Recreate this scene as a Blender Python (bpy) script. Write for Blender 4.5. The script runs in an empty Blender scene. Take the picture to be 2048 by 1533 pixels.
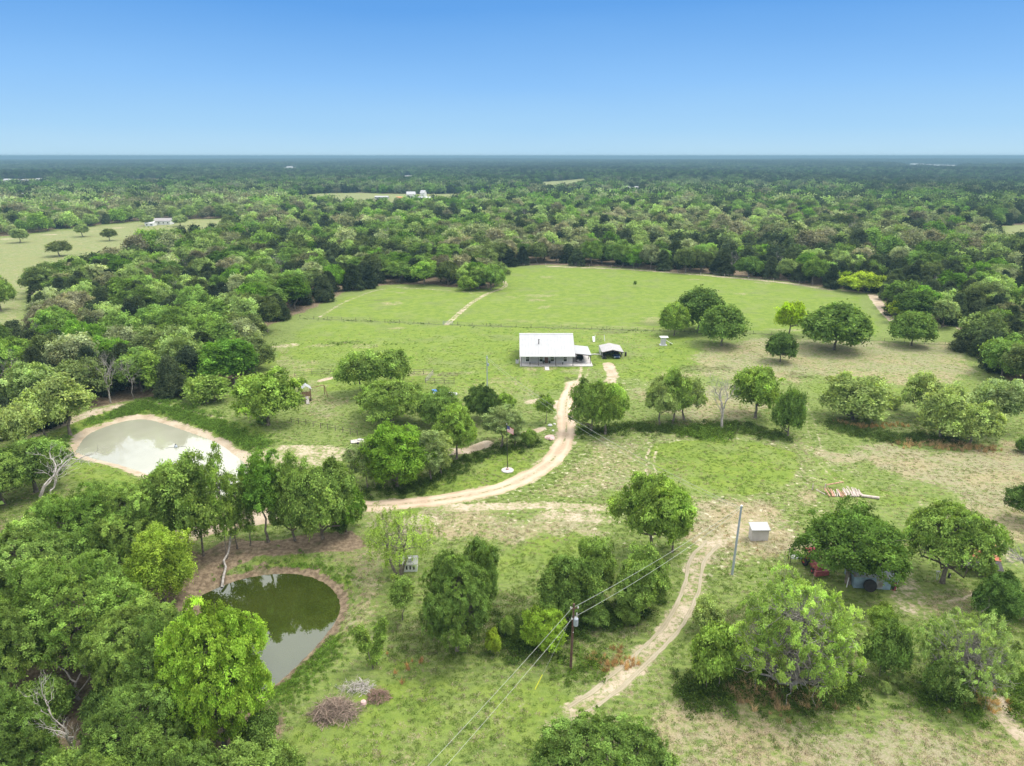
import bpy, math, random
import numpy as np
from mathutils import Vector, Matrix

# ------------------------------------------------------------------ camera, world, sun, exposure
S = bpy.context.scene
ROOT = S.collection
CAM_H, FPX, CX, CY = 56.0, 1422.0, 1024.0, 766.5
TH = math.atan((CY - 312.0) / FPX)                     # pitch below the horizontal
cam = bpy.data.cameras.new('camera')
cam.sensor_width = 36.0
cam.lens = 36.0 * FPX / 2048.0
cam.clip_start, cam.clip_end = 0.5, 90000.0
cam_o = bpy.data.objects.new('camera', cam)
ROOT.objects.link(cam_o)
cam_o.location = (0, 0, CAM_H)
cam_o.rotation_euler = (math.pi / 2 - TH, 0, 0)
S.camera = cam_o

SUN_DIR = Vector((0.42, 0.10, 0.90)).normalized()      # towards the sun
S.view_settings.view_transform = 'Standard'
S.view_settings.look = 'None'
S.view_settings.gamma = 1.0
S.view_settings.exposure = 0.0
W = bpy.data.worlds.new('World')
S.world = W
W.use_nodes = True
def build_world():
    nt = W.node_tree
    nt.nodes.clear()
    N, L = nt.nodes.new, nt.links.new
    out = N('ShaderNodeOutputWorld'); bg = N('ShaderNodeBackground')
    sky = N('ShaderNodeTexSky'); sky.sky_type = 'NISHITA'; sky.sun_disc = False
    sky.sun_elevation = math.asin(SUN_DIR.z)
    sky.sun_rotation = math.atan2(SUN_DIR.x, SUN_DIR.y)
    tc = N('ShaderNodeTexCoord'); sp = N('ShaderNodeSeparateXYZ')
    L(tc.outputs['Generated'], sp.inputs[0])
    # clear band above the horizon: saturated blue graded by height
    rp = N('ShaderNodeValToRGB')
    e = rp.color_ramp.elements
    e[0].position = 0.0; e[0].color = (0.37, 0.555, 0.69, 1)
    e[1].position = 0.40; e[1].color = (0.055, 0.19, 0.50, 1)
    for p, c in ((0.035, (0.275, 0.485, 0.70)), (0.095, (0.185, 0.395, 0.70)), (0.18, (0.085, 0.268, 0.61))):
        x = e.new(p); x.color = (*c, 1)
    # faint unevenness of the air so that the blue is not a perfect ramp
    hz = N('ShaderNodeTexNoise'); hz.inputs['Scale'].default_value = 1.6; hz.inputs['Detail'].default_value = 3
    mpz = N('ShaderNodeMapping'); mpz.inputs['Scale'].default_value = (1, 1, 5)
    L(tc.outputs['Generated'], mpz.inputs['Vector']); L(mpz.outputs[0], hz.inputs['Vector'])
    hm = N('ShaderNodeMapRange'); hm.inputs[3].default_value = -0.022; hm.inputs[4].default_value = 0.022
    L(hz.outputs['Fac'], hm.inputs[0])
    ha = N('ShaderNodeMath'); ha.operation = 'ADD'; L(sp.outputs['Z'], ha.inputs[0]); L(hm.outputs[0], ha.inputs[1])
    L(ha.outputs[0], rp.inputs['Fac'])
    sc = N('ShaderNodeVectorMath'); sc.operation = 'SCALE'; sc.inputs['Scale'].default_value = 10.0
    L(rp.outputs['Color'], sc.inputs[0])
    mx = N('ShaderNodeMix'); mx.data_type = 'RGBA'; mx.inputs[0].default_value = 0.94
    L(sky.outputs['Color'], mx.inputs[6]); L(sc.outputs[0], mx.inputs[7])
    # broken bright cloud overhead (it is what the ponds mirror and why shadows are soft)
    no = N('ShaderNodeTexNoise'); no.inputs['Scale'].default_value = 2.3; no.inputs['Detail'].default_value = 5
    L(tc.outputs['Generated'], no.inputs['Vector'])
    m1 = N('ShaderNodeMapRange'); m1.inputs[1].default_value = 0.24; m1.inputs[2].default_value = 0.36
    L(sp.outputs['Z'], m1.inputs[0])
    m2 = N('ShaderNodeMapRange'); m2.inputs[1].default_value = 0.26; m2.inputs[2].default_value = 0.46
    L(no.outputs['Fac'], m2.inputs[0])
    mm = N('ShaderNodeMath'); mm.operation = 'MULTIPLY'
    L(m1.outputs[0], mm.inputs[0]); L(m2.outputs[0], mm.inputs[1])
    mc = N('ShaderNodeMix'); mc.data_type = 'RGBA'
    L(mm.outputs[0], mc.inputs[0]); L(mx.outputs[2], mc.inputs[6])
    mc.inputs[7].default_value = (15.2, 15.4, 15.7, 1)
    L(mc.outputs[2], bg.inputs['Color'])
    bg.inputs['Strength'].default_value = 0.1
    L(bg.outputs[0], out.inputs['Surface'])
build_world()
sun = bpy.data.lights.new('sun', 'SUN')
sun.energy = 2.4; sun.angle = math.radians(20.0); sun.color = (1.0, 0.955, 0.88)
sun_o = bpy.data.objects.new('sun', sun)
ROOT.objects.link(sun_o)
sun_o.rotation_euler = SUN_DIR.to_track_quat('Z', 'Y').to_euler()
sun_o.location = (60, 60, 200)
S.view_settings.exposure = 0.48
cy = S.cycles
cy.max_bounces = 5; cy.diffuse_bounces = 3; cy.glossy_bounces = 2; cy.transmission_bounces = 3
cy.transparent_max_bounces = 6; cy.volume_bounces = 0
cy.use_adaptive_sampling = True; cy.adaptive_threshold = 0.012
cy.use_denoising = True
cy.sample_clamp_indirect = 6.0
cy.caustics_reflective = cy.caustics_refractive = False
cy.volume_max_steps = 64

# ------------------------------------------------------------------ helpers
CT, ST = math.cos(TH), math.sin(TH)
def P(px, py, z=0.0):
    """point of the plane at height z that is seen at photo pixel (px, py)"""
    u = (px - CX) / FPX; v = (CY - py) / FPX
    d = (u, CT + v * ST, -ST + v * CT)
    t = (z - CAM_H) / d[2]
    return (t * d[0], t * d[1])
def PP(pts, z=0.0):
    return np.array([P(a, b, z) for a, b in pts])
def depth(x, y, z=0.0):
    return y * CT - (z - CAM_H) * ST
def ztop(y, py):
    k = (CY - py) / FPX
    return CAM_H + y * (k * CT - ST) / (CT + k * ST)
def pix(x, y, z=0.0):
    dp = depth(x, y, z)
    return CX + FPX * x / dp, CY - FPX * (y * ST + (z - CAM_H) * CT) / dp

def vnoise(x, y, scale, seed=0):
    """value noise in 0..1"""
    x = np.asarray(x, float) / scale + 1000.0 + seed * 17.3
    y = np.asarray(y, float) / scale + 1000.0 + seed * 9.1
    xi, yi = np.floor(x).astype(np.int64), np.floor(y).astype(np.int64)
    fx, fy = x - xi, y - yi
    fx = fx * fx * (3 - 2 * fx); fy = fy * fy * (3 - 2 * fy)
    def hsh(a, b):
        n = (a * 374761393 + b * 668265263 + seed * 974711) & 0x7fffffff
        n = ((n ^ (n >> 13)) * 1274126177) & 0x7fffffff
        return ((n ^ (n >> 16)) & 0xffff) / 65535.0
    a = hsh(xi, yi); b = hsh(xi + 1, yi); c = hsh(xi, yi + 1); d = hsh(xi + 1, yi + 1)
    return (a * (1 - fx) + b * fx) * (1 - fy) + (c * (1 - fx) + d * fx) * fy
def sstep(e0, e1, v):
    t = np.clip((v - e0) / (e1 - e0), 0, 1)
    return t * t * (3 - 2 * t)
def segdist(x, y, poly, closed=True):
    d = np.full(x.shape, 1e9)
    n = len(poly)
    for i in range(n if closed else n - 1):
        a, b = poly[i], poly[(i + 1) % n]
        e = b - a; L2 = max(1e-9, float(e @ e))
        t = np.clip(((x - a[0]) * e[0] + (y - a[1]) * e[1]) / L2, 0, 1)
        d = np.minimum(d, np.hypot(x - a[0] - t * e[0], y - a[1] - t * e[1]))
    return d
def inside(x, y, poly):
    c = np.zeros(x.shape, bool)
    n = len(poly)
    for i in range(n):
        x1, y1 = poly[i]; x2, y2 = poly[(i + 1) % n]
        if y1 == y2: continue
        c ^= ((y1 > y) != (y2 > y)) & (x < (x2 - x1) * (y - y1) / (y2 - y1) + x1)
    return c
def sdist(x, y, poly, margin=30.0):
    """signed distance, positive outside; only exact within margin"""
    x = np.asarray(x, float); y = np.asarray(y, float)
    lo, hi = poly.min(0) - margin, poly.max(0) + margin
    m = (x > lo[0]) & (x < hi[0]) & (y > lo[1]) & (y < hi[1])
    out = np.full(x.shape, margin)
    if m.any():
        xs, ys = x[m], y[m]
        d = segdist(xs, ys, poly)
        out[m] = np.where(inside(xs, ys, poly), -d, d)
    return out
def ldist(x, y, line, margin=12.0):
    lo, hi = line.min(0) - margin, line.max(0) + margin
    m = (x > lo[0]) & (x < hi[0]) & (y > lo[1]) & (y < hi[1])
    out = np.full(x.shape, margin)
    if m.any(): out[m] = segdist(x[m], y[m], line, False)
    return out
def spline(pts, step=0.5):
    pts = [np.array(p, float) for p in pts]
    p = [2 * pts[0] - pts[1]] + pts + [2 * pts[-1] - pts[-2]]
    res = []
    for i in range(1, len(p) - 2):
        n = max(2, int(np.linalg.norm(p[i + 1] - p[i]) / step))
        for k in range(n):
            t = k / n
            res.append(0.5 * (2 * p[i] + (p[i + 1] - p[i - 1]) * t + (2 * p[i - 1] - 5 * p[i] + 4 * p[i + 1] - p[i + 2]) * t * t
                              + (3 * p[i] - 3 * p[i + 1] + p[i + 2] - p[i - 1]) * t ** 3))
    res.append(pts[-1])
    return np.array(res)

def tag(o, label=None, cat=None, group=None, kind=None):
    if label: o['label'] = label
    if cat: o['category'] = cat
    if group: o['group'] = group
    if kind: o['kind'] = kind
    return o
def link(name, me, parent=None, loc=None):
    o = bpy.data.objects.new(name, me)
    ROOT.objects.link(o)
    if parent: o.parent = parent
    if loc is not None: o.location = loc
    return o
def thing(name, label, cat, loc=(0, 0, 0), rotz=0.0, group=None):
    o = link(name, None, None, loc)
    o.rotation_euler = (0, 0, rotz); o.empty_display_size = 0.5
    return tag(o, label, cat, group)
def copy_tree(o, parent=None):
    c = o.copy(); ROOT.objects.link(c); c.parent = parent
    for ch in o.children: copy_tree(ch, c)
    return c
def np_mesh(name, V, F, mat=None, smooth=False):
    me = bpy.data.meshes.new(name)
    V = np.asarray(V, np.float32); F = np.asarray(F, np.int32)
    k = F.shape[1]
    me.vertices.add(len(V)); me.vertices.foreach_set('co', V.ravel())
    me.loops.add(F.size); me.loops.foreach_set('vertex_index', F.ravel())
    me.polygons.add(len(F))
    me.polygons.foreach_set('loop_start', np.arange(0, F.size, k, dtype=np.int32))
    me.polygons.foreach_set('loop_total', np.full(len(F), k, np.int32))
    if mat: me.materials.append(mat)
    me.update(calc_edges=True)
    if smooth: me.polygons.foreach_set('use_smooth', np.ones(len(F), bool))
    return me

class MB:
    """collects shapes for one mesh"""
    def __init__(s): s.v, s.f, s.m, s.cur = [], [], [], 0
    def mat(s, i): s.cur = i; return s
    def face(s, pts):
        b = len(s.v); s.v += [tuple(p) for p in pts]
        s.f.append(tuple(range(b, b + len(pts)))); s.m.append(s.cur)
    def hexa(s, q):                                     # 8 corners: bottom ring then top ring
        b = len(s.v); s.v += [tuple(p) for p in q]
        for f in ((3, 2, 1, 0), (4, 5, 6, 7), (0, 1, 5, 4), (1, 2, 6, 5), (2, 3, 7, 6), (3, 0, 4, 7)):
            s.f.append(tuple(b + i for i in f)); s.m.append(s.cur)
        return s
    def box(s, c, d, rz=0.0, taper=1.0):
        hx, hy, hz = d[0] / 2, d[1] / 2, d[2] / 2
        ca, sa = math.cos(rz), math.sin(rz)
        q = []
        for z, k in ((-hz, 1.0), (hz, taper)):
            for x, y in ((-hx, -hy), (hx, -hy), (hx, hy), (-hx, hy)):
                q.append((c[0] + (x * ca - y * sa) * k, c[1] + (x * sa + y * ca) * k, c[2] + z))
        return s.hexa(q)
    def slab(s, a, b, c, d, t):                         # sloped sheet through four corners, t thick upwards
        return s.hexa([a, b, c, d] + [(p[0], p[1], p[2] + t) for p in (a, b, c, d)])
    def tube(s, pts, r, n=6, cap=True):
        pts = [Vector(p) for p in pts]
        if not isinstance(r, (list, tuple)): r = [r] * len(pts)
        b = len(s.v)
        for i, p in enumerate(pts):
            d = (pts[min(i + 1, len(pts) - 1)] - pts[max(i - 1, 0)])
            d = d.normalized() if d.length > 1e-9 else Vector((0, 0, 1))
            u = d.cross(Vector((0, 0, 1)) if abs(d.z) < 0.95 else Vector((1, 0, 0))).normalized()
            w = d.cross(u)
            for k in range(n):
                a = 2 * math.pi * k / n
                s.v.append(tuple(p + (u * math.cos(a) + w * math.sin(a)) * r[i]))
        for i in range(len(pts) - 1):
            for k in range(n):
                k2 = (k + 1) % n
                s.f.append((b + i * n + k, b + i * n + k2, b + (i + 1) * n + k2, b + (i + 1) * n + k)); s.m.append(s.cur)
        if cap:
            s.f.append(tuple(b + k for k in range(n))[::-1]); s.m.append(s.cur)
            s.f.append(tuple(b + (len(pts) - 1) * n + k for k in range(n))); s.m.append(s.cur)
        return s
    def lathe(s, prof, c=(0, 0, 0), n=16, axis='z'):
        b = len(s.v)
        for r, h in prof:
            for k in range(n):
                a = 2 * math.pi * k / n
                x, y = r * math.cos(a), r * math.sin(a)
                p = (x, y, h) if axis == 'z' else ((x, h, y) if axis == 'y' else (h, x, y))
                s.v.append((c[0] + p[0], c[1] + p[1], c[2] + p[2]))
        for i in range(len(prof) - 1):
            for k in range(n):
                k2 = (k + 1) % n
                s.f.append((b + i * n + k, b + i * n + k2, b + (i + 1) * n + k2, b + (i + 1) * n + k)); s.m.append(s.cur)
        s.f.append(tuple(b + k for k in range(n))[::-1]); s.m.append(s.cur)
        s.f.append(tuple(b + (len(prof) - 1) * n + k for k in range(n))); s.m.append(s.cur)
        return s
    def prism(s, prof, x0, x1):                         # profile in (y, z) extruded along x
        n = len(prof); b = len(s.v)
        for x in (x0, x1): s.v += [(x, y, z) for y, z in prof]
        for k in range(n):
            k2 = (k + 1) % n
            s.f.append((b + k, b + k2, b + n + k2, b + n + k)); s.m.append(s.cur)
        s.f.append(tuple(b + k for k in range(n))[::-1]); s.m.append(s.cur)
        s.f.append(tuple(b + n + k for k in range(n))); s.m.append(s.cur)
        return s
    def build(s, name, mats, parent=None, loc=None, smooth=False):
        me = bpy.data.meshes.new(name)
        me.from_pydata(s.v, [], s.f)
        for m in (mats if isinstance(mats, (list, tuple)) else [mats]): me.materials.append(m)
        me.polygons.foreach_set('material_index', s.m)
        import bmesh
        bm = bmesh.new(); bm.from_mesh(me); bmesh.ops.recalc_face_normals(bm, faces=bm.faces); bm.to_mesh(me); bm.free()
        if smooth: me.polygons.foreach_set('use_smooth', [True] * len(me.polygons))
        me.update()
        return link(name, me, parent, loc)

# ------------------------------------------------------------------ materials
class NT:
    def __init__(s, name):
        s.m = bpy.data.materials.new(name); s.m.use_nodes = True
        s.t = s.m.node_tree; s.t.nodes.clear()
        s.out = s.n('ShaderNodeOutputMaterial')
    def n(s, k): return s.t.nodes.new(k)
    def set(s, sock, v):
        if isinstance(v, bpy.types.NodeSocket): s.t.links.new(v, sock)
        elif isinstance(v, (tuple, list)) and len(v) == 3 and sock.type == 'RGBA': sock.default_value = (*v, 1)
        else: sock.default_value = v
    def pos(s): return s.n('ShaderNodeNewGeometry').outputs['Position']
    def obj(s): return s.n('ShaderNodeTexCoord').outputs['Object']
    def noise(s, scale, detail=3.0, vec=None, rough=0.55, stretch=None):
        x = s.n('ShaderNodeTexNoise'); x.inputs['Scale'].default_value = scale; x.inputs['Detail'].default_value = detail
        x.inputs['Roughness'].default_value = rough
        v = vec if vec is not None else s.pos()
        if stretch:
            mp = s.n('ShaderNodeMapping'); mp.inputs['Scale'].default_value = stretch[:3]
            if len(stretch) > 3: mp.inputs['Rotation'].default_value = (0, 0, stretch[3])
            s.t.links.new(v, mp.inputs['Vector']); v = mp.outputs['Vector']
        s.t.links.new(v, x.inputs['Vector'])
        return x.outputs['Fac']
    def math(s, op, a, b=0.0):
        x = s.n('ShaderNodeMath'); x.operation = op; s.set(x.inputs[0], a); s.set(x.inputs[1], b); return x.outputs[0]
    def rng(s, v, a, b, c=0.0, d=1.0):
        x = s.n('ShaderNodeMapRange'); x.interpolation_type = 'SMOOTHSTEP'
        s.set(x.inputs[0], v)
        for i, q in enumerate((a, b, c, d)): x.inputs[i + 1].default_value = q
        return x.outputs[0]
    def mix(s, f, a, b, mode='MIX'):
        x = s.n('ShaderNodeMix'); x.data_type = 'RGBA'; x.blend_type = mode
        s.set(x.inputs[0], f); s.set(x.inputs[6], a); s.set(x.inputs[7], b); return x.outputs[2]
    def scale(s, col, k):
        x = s.n('ShaderNodeVectorMath'); x.operation = 'SCALE'; s.set(x.inputs[0], col); s.set(x.inputs['Scale'], k); return x.outputs[0]
    def attr(s, name, kind='GEOMETRY'):
        x = s.n('ShaderNodeAttribute'); x.attribute_name = name; x.attribute_type = kind; return x
    def sep(s, c):
        x = s.n('ShaderNodeSeparateColor'); s.t.links.new(c, x.inputs[0]); return x.outputs
    def bsdf(s, col, rough=0.8, spec=0.2, metal=0.0, bump=None, bstr=0.5, bdist=0.05):
        p = s.n('ShaderNodeBsdfPrincipled')
        s.set(p.inputs['Base Color'], col); s.set(p.inputs['Roughness'], rough)
        s.set(p.inputs['Specular IOR Level'], spec); s.set(p.inputs['Metallic'], metal)
        if bump is not None:
            b = s.n('ShaderNodeBump'); b.inputs['Strength'].default_value = bstr; b.inputs['Distance'].default_value = bdist
            s.t.links.new(bump, b.inputs['Height']); s.t.links.new(b.outputs[0], p.inputs['Normal'])
        s.t.links.new(p.outputs[0], s.out.inputs['Surface'])
        return p
def pmat(name, col, rough=0.6, metal=0.0, var=0.18, scale=3.0, spec=0.3, col2=None, ribs=None, bstr=0.4):
    """painted or weathered surface: colour broken up by noise, optional ribs (axis, spacing)"""
    t = NT(name)
    n = t.noise(scale, 4, t.obj())
    c = t.mix(t.rng(n, 0.3, 0.7), tuple(x * (1 - var) for x in col), tuple(min(1, x * (1 + var)) for x in col))
    if col2:
        c = t.mix(t.rng(t.noise(scale * 0.45, 5, t.obj()), 0.5, 0.62), c, col2)
    bump = None
    if ribs:
        w = t.n('ShaderNodeTexWave'); w.bands_direction = ribs[0]; w.inputs['Scale'].default_value = 1.0 / ribs[1] / 3.18 * 1.0
        w.inputs['Distortion'].default_value = 0
        t.t.links.new(t.obj(), w.inputs['Vector'])
        bump = t.rng(w.outputs['Fac'], 0.75, 1.0)
        c = t.mix(t.math('MULTIPLY', bump, 0.10), c, tuple(x * 0.6 for x in col))
    t.bsdf(c, rough, spec, metal, bump, bstr, 0.03)
    return t.m
M = {}
# ------------------------------------------------------------------ ground, ponds, roads
POND1_Z, POND2_Z = -1.0, -1.2
POND1 = PP([(150, 905), (156, 893), (176, 870), (208, 855), (248, 843), (288, 839), (322, 846), (362, 859), (402, 873), (436, 887),
            (464, 906), (488, 925), (500, 945), (500, 972), (470, 992), (400, 990), (310, 955), (240, 931), (190, 919)], POND1_Z)
POND2 = PP([(400, 1192), (432, 1177), (482, 1159), (540, 1149), (600, 1149), (645, 1163), (673, 1189), (681, 1215), (673, 1242),
            (651, 1272), (625, 1302), (590, 1337), (552, 1370), (520, 1384), (482, 1376), (455, 1345), (432, 1290), (402, 1235)], POND2_Z)
POND1 = spline(list(POND1) + [POND1[0]], 1.0)[:-1]
POND2 = spline(list(POND2) + [POND2[0]], 0.7)[:-1]
def ground_h(x, y):
    x = np.asarray(x, float); y = np.asarray(y, float)
    h = np.zeros(x.shape)
    # gentle far relief
    far = sstep(900, 2600, np.hypot(x, y))
    h += far * (16 * (vnoise(x, y, 1500, 3) - 0.45) + 8 * (vnoise(x, y, 520, 4) - 0.5))
    h += sstep(9000, 22000, y) * 14 * (vnoise(x, y, 6000, 5) + 0.2)
    near = 1 - sstep(300, 420, np.hypot(x, y - 150))
    h += near * 0.10 * (vnoise(x, y, 5, 6) - 0.5)
    for poly, wl, bw, ridge in ((POND1, POND1_Z, 4.5, 0.5), (POND2, POND2_Z, 3.6, 0.0)):
        d = sdist(x, y, poly, 30.0)
        wob = 0.5 * (vnoise(x, y, 2.2, 8) - 0.5)
        out = wl + (0 - wl) * sstep(-0.2, 1.0, (d + wob) / bw)
        out = out + ridge * np.exp(-((d - 8.5) / 3.0) ** 2)
        ins = wl - np.minimum(1.6, 0.35 * np.abs(d))
        m = d < 29.0
        h = np.where(m, np.where(d > 0, np.where(d < bw * 1.1, out, h + out), ins), h)
    return h
def H(x, y): return float(ground_h(np.array([x]), np.array([y]))[0])

def axis(lo, f0, f1, hi, step, grow):
    c = list(np.arange(f0, f1, step)); a = []; s = step; p = f0
    while p > lo: s *= grow; p -= s; a.append(p)
    b = []; s = step; p = c[-1]
    while p < hi: s *= grow; p += s; b.append(p)
    return np.array(a[::-1] + c + b)
gx = axis(-32000, -125, 165, 32000, 0.6, 1.055)
gy = axis(-1500, 52, 330, 30000, 0.6, 1.035)
GX, GY = np.meshgrid(gx, gy)
X, Y = GX.ravel(), GY.ravel()
Z = ground_h(X, Y)

def area(pts, soft=3.0, wob=6.0, seed=1):
    p = PP(pts)
    d = sdist(X, Y, p, 40.0)
    d = d + wob * (vnoise(X, Y, 7, seed) - 0.5) + wob * 0.5 * (vnoise(X, Y, 2.3, seed + 50) - 0.5)
    return 1 - sstep(-soft, soft, d)
def strip(pts, hw, soft=0.5):
    l = spline(PP(pts), 1.0)
    d = ldist(X, Y, l) + 0.5 * (vnoise(X, Y, 1.7, 77) - 0.5)
    return 1 - sstep(hw - soft, hw + soft, d)
def ruts(pts, gap, hw):
    l = spline(PP(pts), 1.0)
    d = np.abs(ldist(X, Y, l) - gap / 2) + 0.35 * (vnoise(X, Y, 1.4, 71) - 0.5)
    return 1 - sstep(hw - 0.25, hw + 0.35, d)

OPEN_PX = [(-90, 905), (60, 868), (150, 832), (240, 810), (310, 797), (400, 798), (470, 775), (515, 735), (520, 700), (550, 650), (600, 632),
           (640, 612), (690, 587), (770, 571), (850, 570), (920, 577), (985, 580), (1000, 565), (995, 545), (985, 534), (1100, 531), (1250, 537),
           (1330, 545), (1420, 550), (1500, 557), (1560, 563), (1640, 575), (1700, 581), (1760, 590), (1765, 612), (1790, 640), (1850, 655),
           (1905, 652), (1925, 672), (1920, 705), (1965, 722), (1992, 748), (2060, 800), (2400, 860), (3000, 1000), (3000, 2100), (-90, 2100)]
MEADOW_PX = [(-500, 690), (-500, 470), (0, 475), (120, 460), (270, 443), (345, 440), (480, 437), (485, 456), (420, 478), (300, 505), (230, 530),
             (150, 552), (78, 574), (64, 650), (60, 685), (0, 700)]
CLEAR_PX = [[(560, 396), (640, 387), (720, 386), (790, 388), (900, 388), (985, 385), (1000, 392), (945, 408), (800, 420), (700, 420), (595, 412)],
            [(1080, 364), (1130, 361), (1172, 358), (1180, 370), (1130, 384), (1080, 385)],
            [(1995, 452), (2090, 448), (2090, 500), (2005, 505)], [(1562, 381), (1600, 379), (1602, 392), (1562, 394)],
            [(1734, 404), (1770, 400), (1774, 420), (1738, 424)], [(250, 361), (340, 359), (340, 371), (255, 373)],
            [(0, 363), (90, 360), (95, 373), (0, 376)], [(565, 337), (597, 337), (597, 345), (565, 345)], [(800, 353), (835, 352), (835, 363), (780, 364)],
            [(1790, 328), (1920, 330), (1930, 340), (1800, 338)], [(1240, 378), (1285, 377), (1285, 389), (1240, 390)], [(30, 394), (62, 392), (62, 406), (30, 408)]]
OPEN, MEADOW = PP(OPEN_PX), PP(MEADOW_PX)
CLEARS = [PP(c) for c in CLEAR_PX]
def forest_mask(x, y):
    m = ~(inside(x, y, OPEN) | inside(x, y, MEADOW))
    for c in CLEARS: m &= ~inside(x, y, c)
    return m

lush = np.zeros(len(X)); dry = np.zeros(len(X)); dirt = np.zeros(len(X)); litter = np.zeros(len(X)); rough = np.zeros(len(X)); fleck = np.zeros(len(X))
def put(a, v): np.maximum(a, v, out=a)
base_patch = vnoise(X, Y, 14, 11) * 0.6 + vnoise(X, Y, 5, 12) * 0.4
# lush ground
put(lush, 0.86 * area([(640, 640), (690, 598), (780, 576), (900, 582), (1002, 562), (1000, 536), (1240, 540), (1400, 551), (1560, 568), (1720, 595), (1755, 640), (1740, 672), (1500, 662), (1340, 661), (900, 646)], 3, 6, 2))
put(lush, 0.76 * area([(520, 705), (640, 645), (900, 650), (1340, 664), (1398, 690), (1420, 735), (1300, 770), (1180, 742), (1150, 762), (1120, 790), (1000, 800), (850, 790), (700, 790), (560, 770)], 4, 8, 3))
put(lush, 1.0 * area([(1308, 888), (1360, 880), (1440, 878), (1520, 886), (1585, 905), (1612, 935), (1590, 965), (1540, 985), (1470, 991), (1390, 988), (1330, 972), (1308, 930)], 0.8, 1.6, 4))
put(lush, 0.7 * area([(770, 1000), (860, 962), (930, 930), (1010, 900), (1100, 895), (1110, 905), (1075, 935), (1020, 962), (960, 982), (870, 998)], 1.5, 4, 5))
put(lush, 0.85 * area([(880, 996), (960, 966), (1060, 930), (1098, 900), (1108, 908), (1075, 938), (1010, 968), (930, 990)], 1.5, 3, 6))
put(lush, 0.75 * area([(90, 868), (200, 822), (300, 806), (420, 830), (520, 862), (560, 890), (520, 900), (440, 872), (300, 826), (200, 848), (140, 890)], 2, 3, 7))
put(lush, 0.8 * area([(140, 925), (190, 925), (300, 962), (420, 1000), (400, 1020), (250, 1000), (150, 955)], 2, 3, 8))
put(lush, 0.95 * area([(440, 1172), (470, 1152), (540, 1138), (610, 1138), (650, 1150), (700, 1185), (690, 1160), (600, 1110), (520, 1120), (450, 1160)], 1, 2, 9))
put(lush, 0.65 * area([(690, 1230), (670, 1265), (600, 1340), (545, 1395), (570, 1420), (640, 1340), (700, 1280)], 1, 2.5, 10))
put(lush, 0.6 * area([(560, 1380), (760, 1300), (1120, 1330), (1150, 1420), (1000, 1533), (520, 1533)], 4, 8, 12))
put(lush, 0.6 * area([(640, 668), (790, 672), (800, 692), (700, 694)], 2, 6, 13))
put(lush, 0.6 * area([(1000, 1035), (1190, 1050), (1200, 1160), (960, 1180)], 4, 8, 14))
put(lush, 0.6 * area([(720, 1018), (870, 1013), (960, 1010), (900, 1030), (740, 1040)], 1.5, 3, 15))
put(lush, 0.55 * area([(1600, 870), (1650, 900), (1700, 950), (1860, 1000), (1780, 1015), (1640, 985), (1590, 930)], 2, 5, 16))
put(lush, 0.5 * area([(1600, 765), (1960, 760), (1960, 790), (1620, 795)], 3, 5, 17))
put(lush, 0.4 * area([(1940, 1150), (2048, 1200), (2048, 1400), (1980, 1330)], 3, 6, 18))
patch = area([(1308, 888), (1360, 880), (1440, 878), (1520, 886), (1585, 905), (1612, 935), (1590, 965), (1540, 985), (1470, 991), (1390, 988), (1330, 972), (1308, 930)], 1.6, 3.2, 4)
# dry, tan ground
put(dry, 0.74 * area([(1640, 905), (1780, 885), (2100, 890), (2100, 1120), (1960, 1060), (1880, 995), (1760, 955)], 4, 9, 21))
put(dry, 0.66 * area([(1405, 690), (1500, 678), (1900, 686), (1980, 745), (1940, 780), (1650, 765), (1450, 760), (1395, 740)], 4, 9, 22))
put(dry, 0.70 * area([(740, 1028), (900, 1018), (1200, 1022), (1215, 1085), (900, 1085), (760, 1075)], 2.5, 6, 23))
put(dry, 0.70 * area([(1140, 1440), (1300, 1395), (1560, 1390), (1900, 1410), (2200, 1440), (2200, 1700), (1050, 1700)], 4, 8, 24))
put(dry, 0.78 * area([(1330, 1000), (1600, 990), (1640, 1080), (1580, 1120), (1400, 1150), (1320, 1090)], 4, 8, 25))
put(dry, 0.55 * area([(1180, 1330), (1260, 1290), (1360, 1220), (1350, 1400), (1180, 1420)], 3, 7, 26))
put(dry, 0.60 * area([(1150, 885), (1300, 880), (1305, 960), (1200, 1000), (1050, 1010), (1120, 950)], 3, 8, 27))
put(dry, 0.66 * area([(1260, 780), (1480, 770), (1620, 800), (1500, 860), (1290, 830)], 4, 8, 28))
put(dry, 0.60 * area([(690, 1080), (800, 1090), (760, 1190), (700, 1290), (640, 1330), (695, 1210)], 2, 5, 29))
put(dry, 0.55 * area([(560, 690), (640, 745), (690, 790), (720, 850), (580, 850), (540, 760)], 3, 8, 30))
put(dry, 0.58 * (1 - sstep(-6, 6, sdist(X, Y, MEADOW, 40))))
for c_ in CLEARS: put(dry, 0.58 * (1 - sstep(-4, 4, sdist(X, Y, c_, 40))))
put(dry, 0.62 * area([(1800, 1170), (1960, 1180), (2000, 1240), (1850, 1240), (1700, 1230)], 3, 6, 31))
put(dry, 0.4 * area([(620, 1400), (1140, 1350), (1100, 1533), (560, 1533)], 5, 10, 32))
put(dry, 0.42 * area([(1180, 640), (1340, 664), (1300, 700), (1180, 690), (1040, 665)], 3, 8, 33))
put(dry, 0.5 * area([(880, 760), (1060, 750), (1110, 790), (1060, 830), (940, 790)], 3, 8, 34))
put(dry, 0.48 * (1 - sstep(0, 60, segdist(X, Y, PP([(1000, 640), (1340, 660)]), False) * 6)))
put(dry, 0.50 * area([(1200, 880), (1290, 868), (1450, 868), (1620, 880), (1690, 930), (1640, 1010), (1480, 1020), (1340, 1010), (1220, 980)], 2, 5, 35))
dry *= 1 - 0.85 * patch
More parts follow.
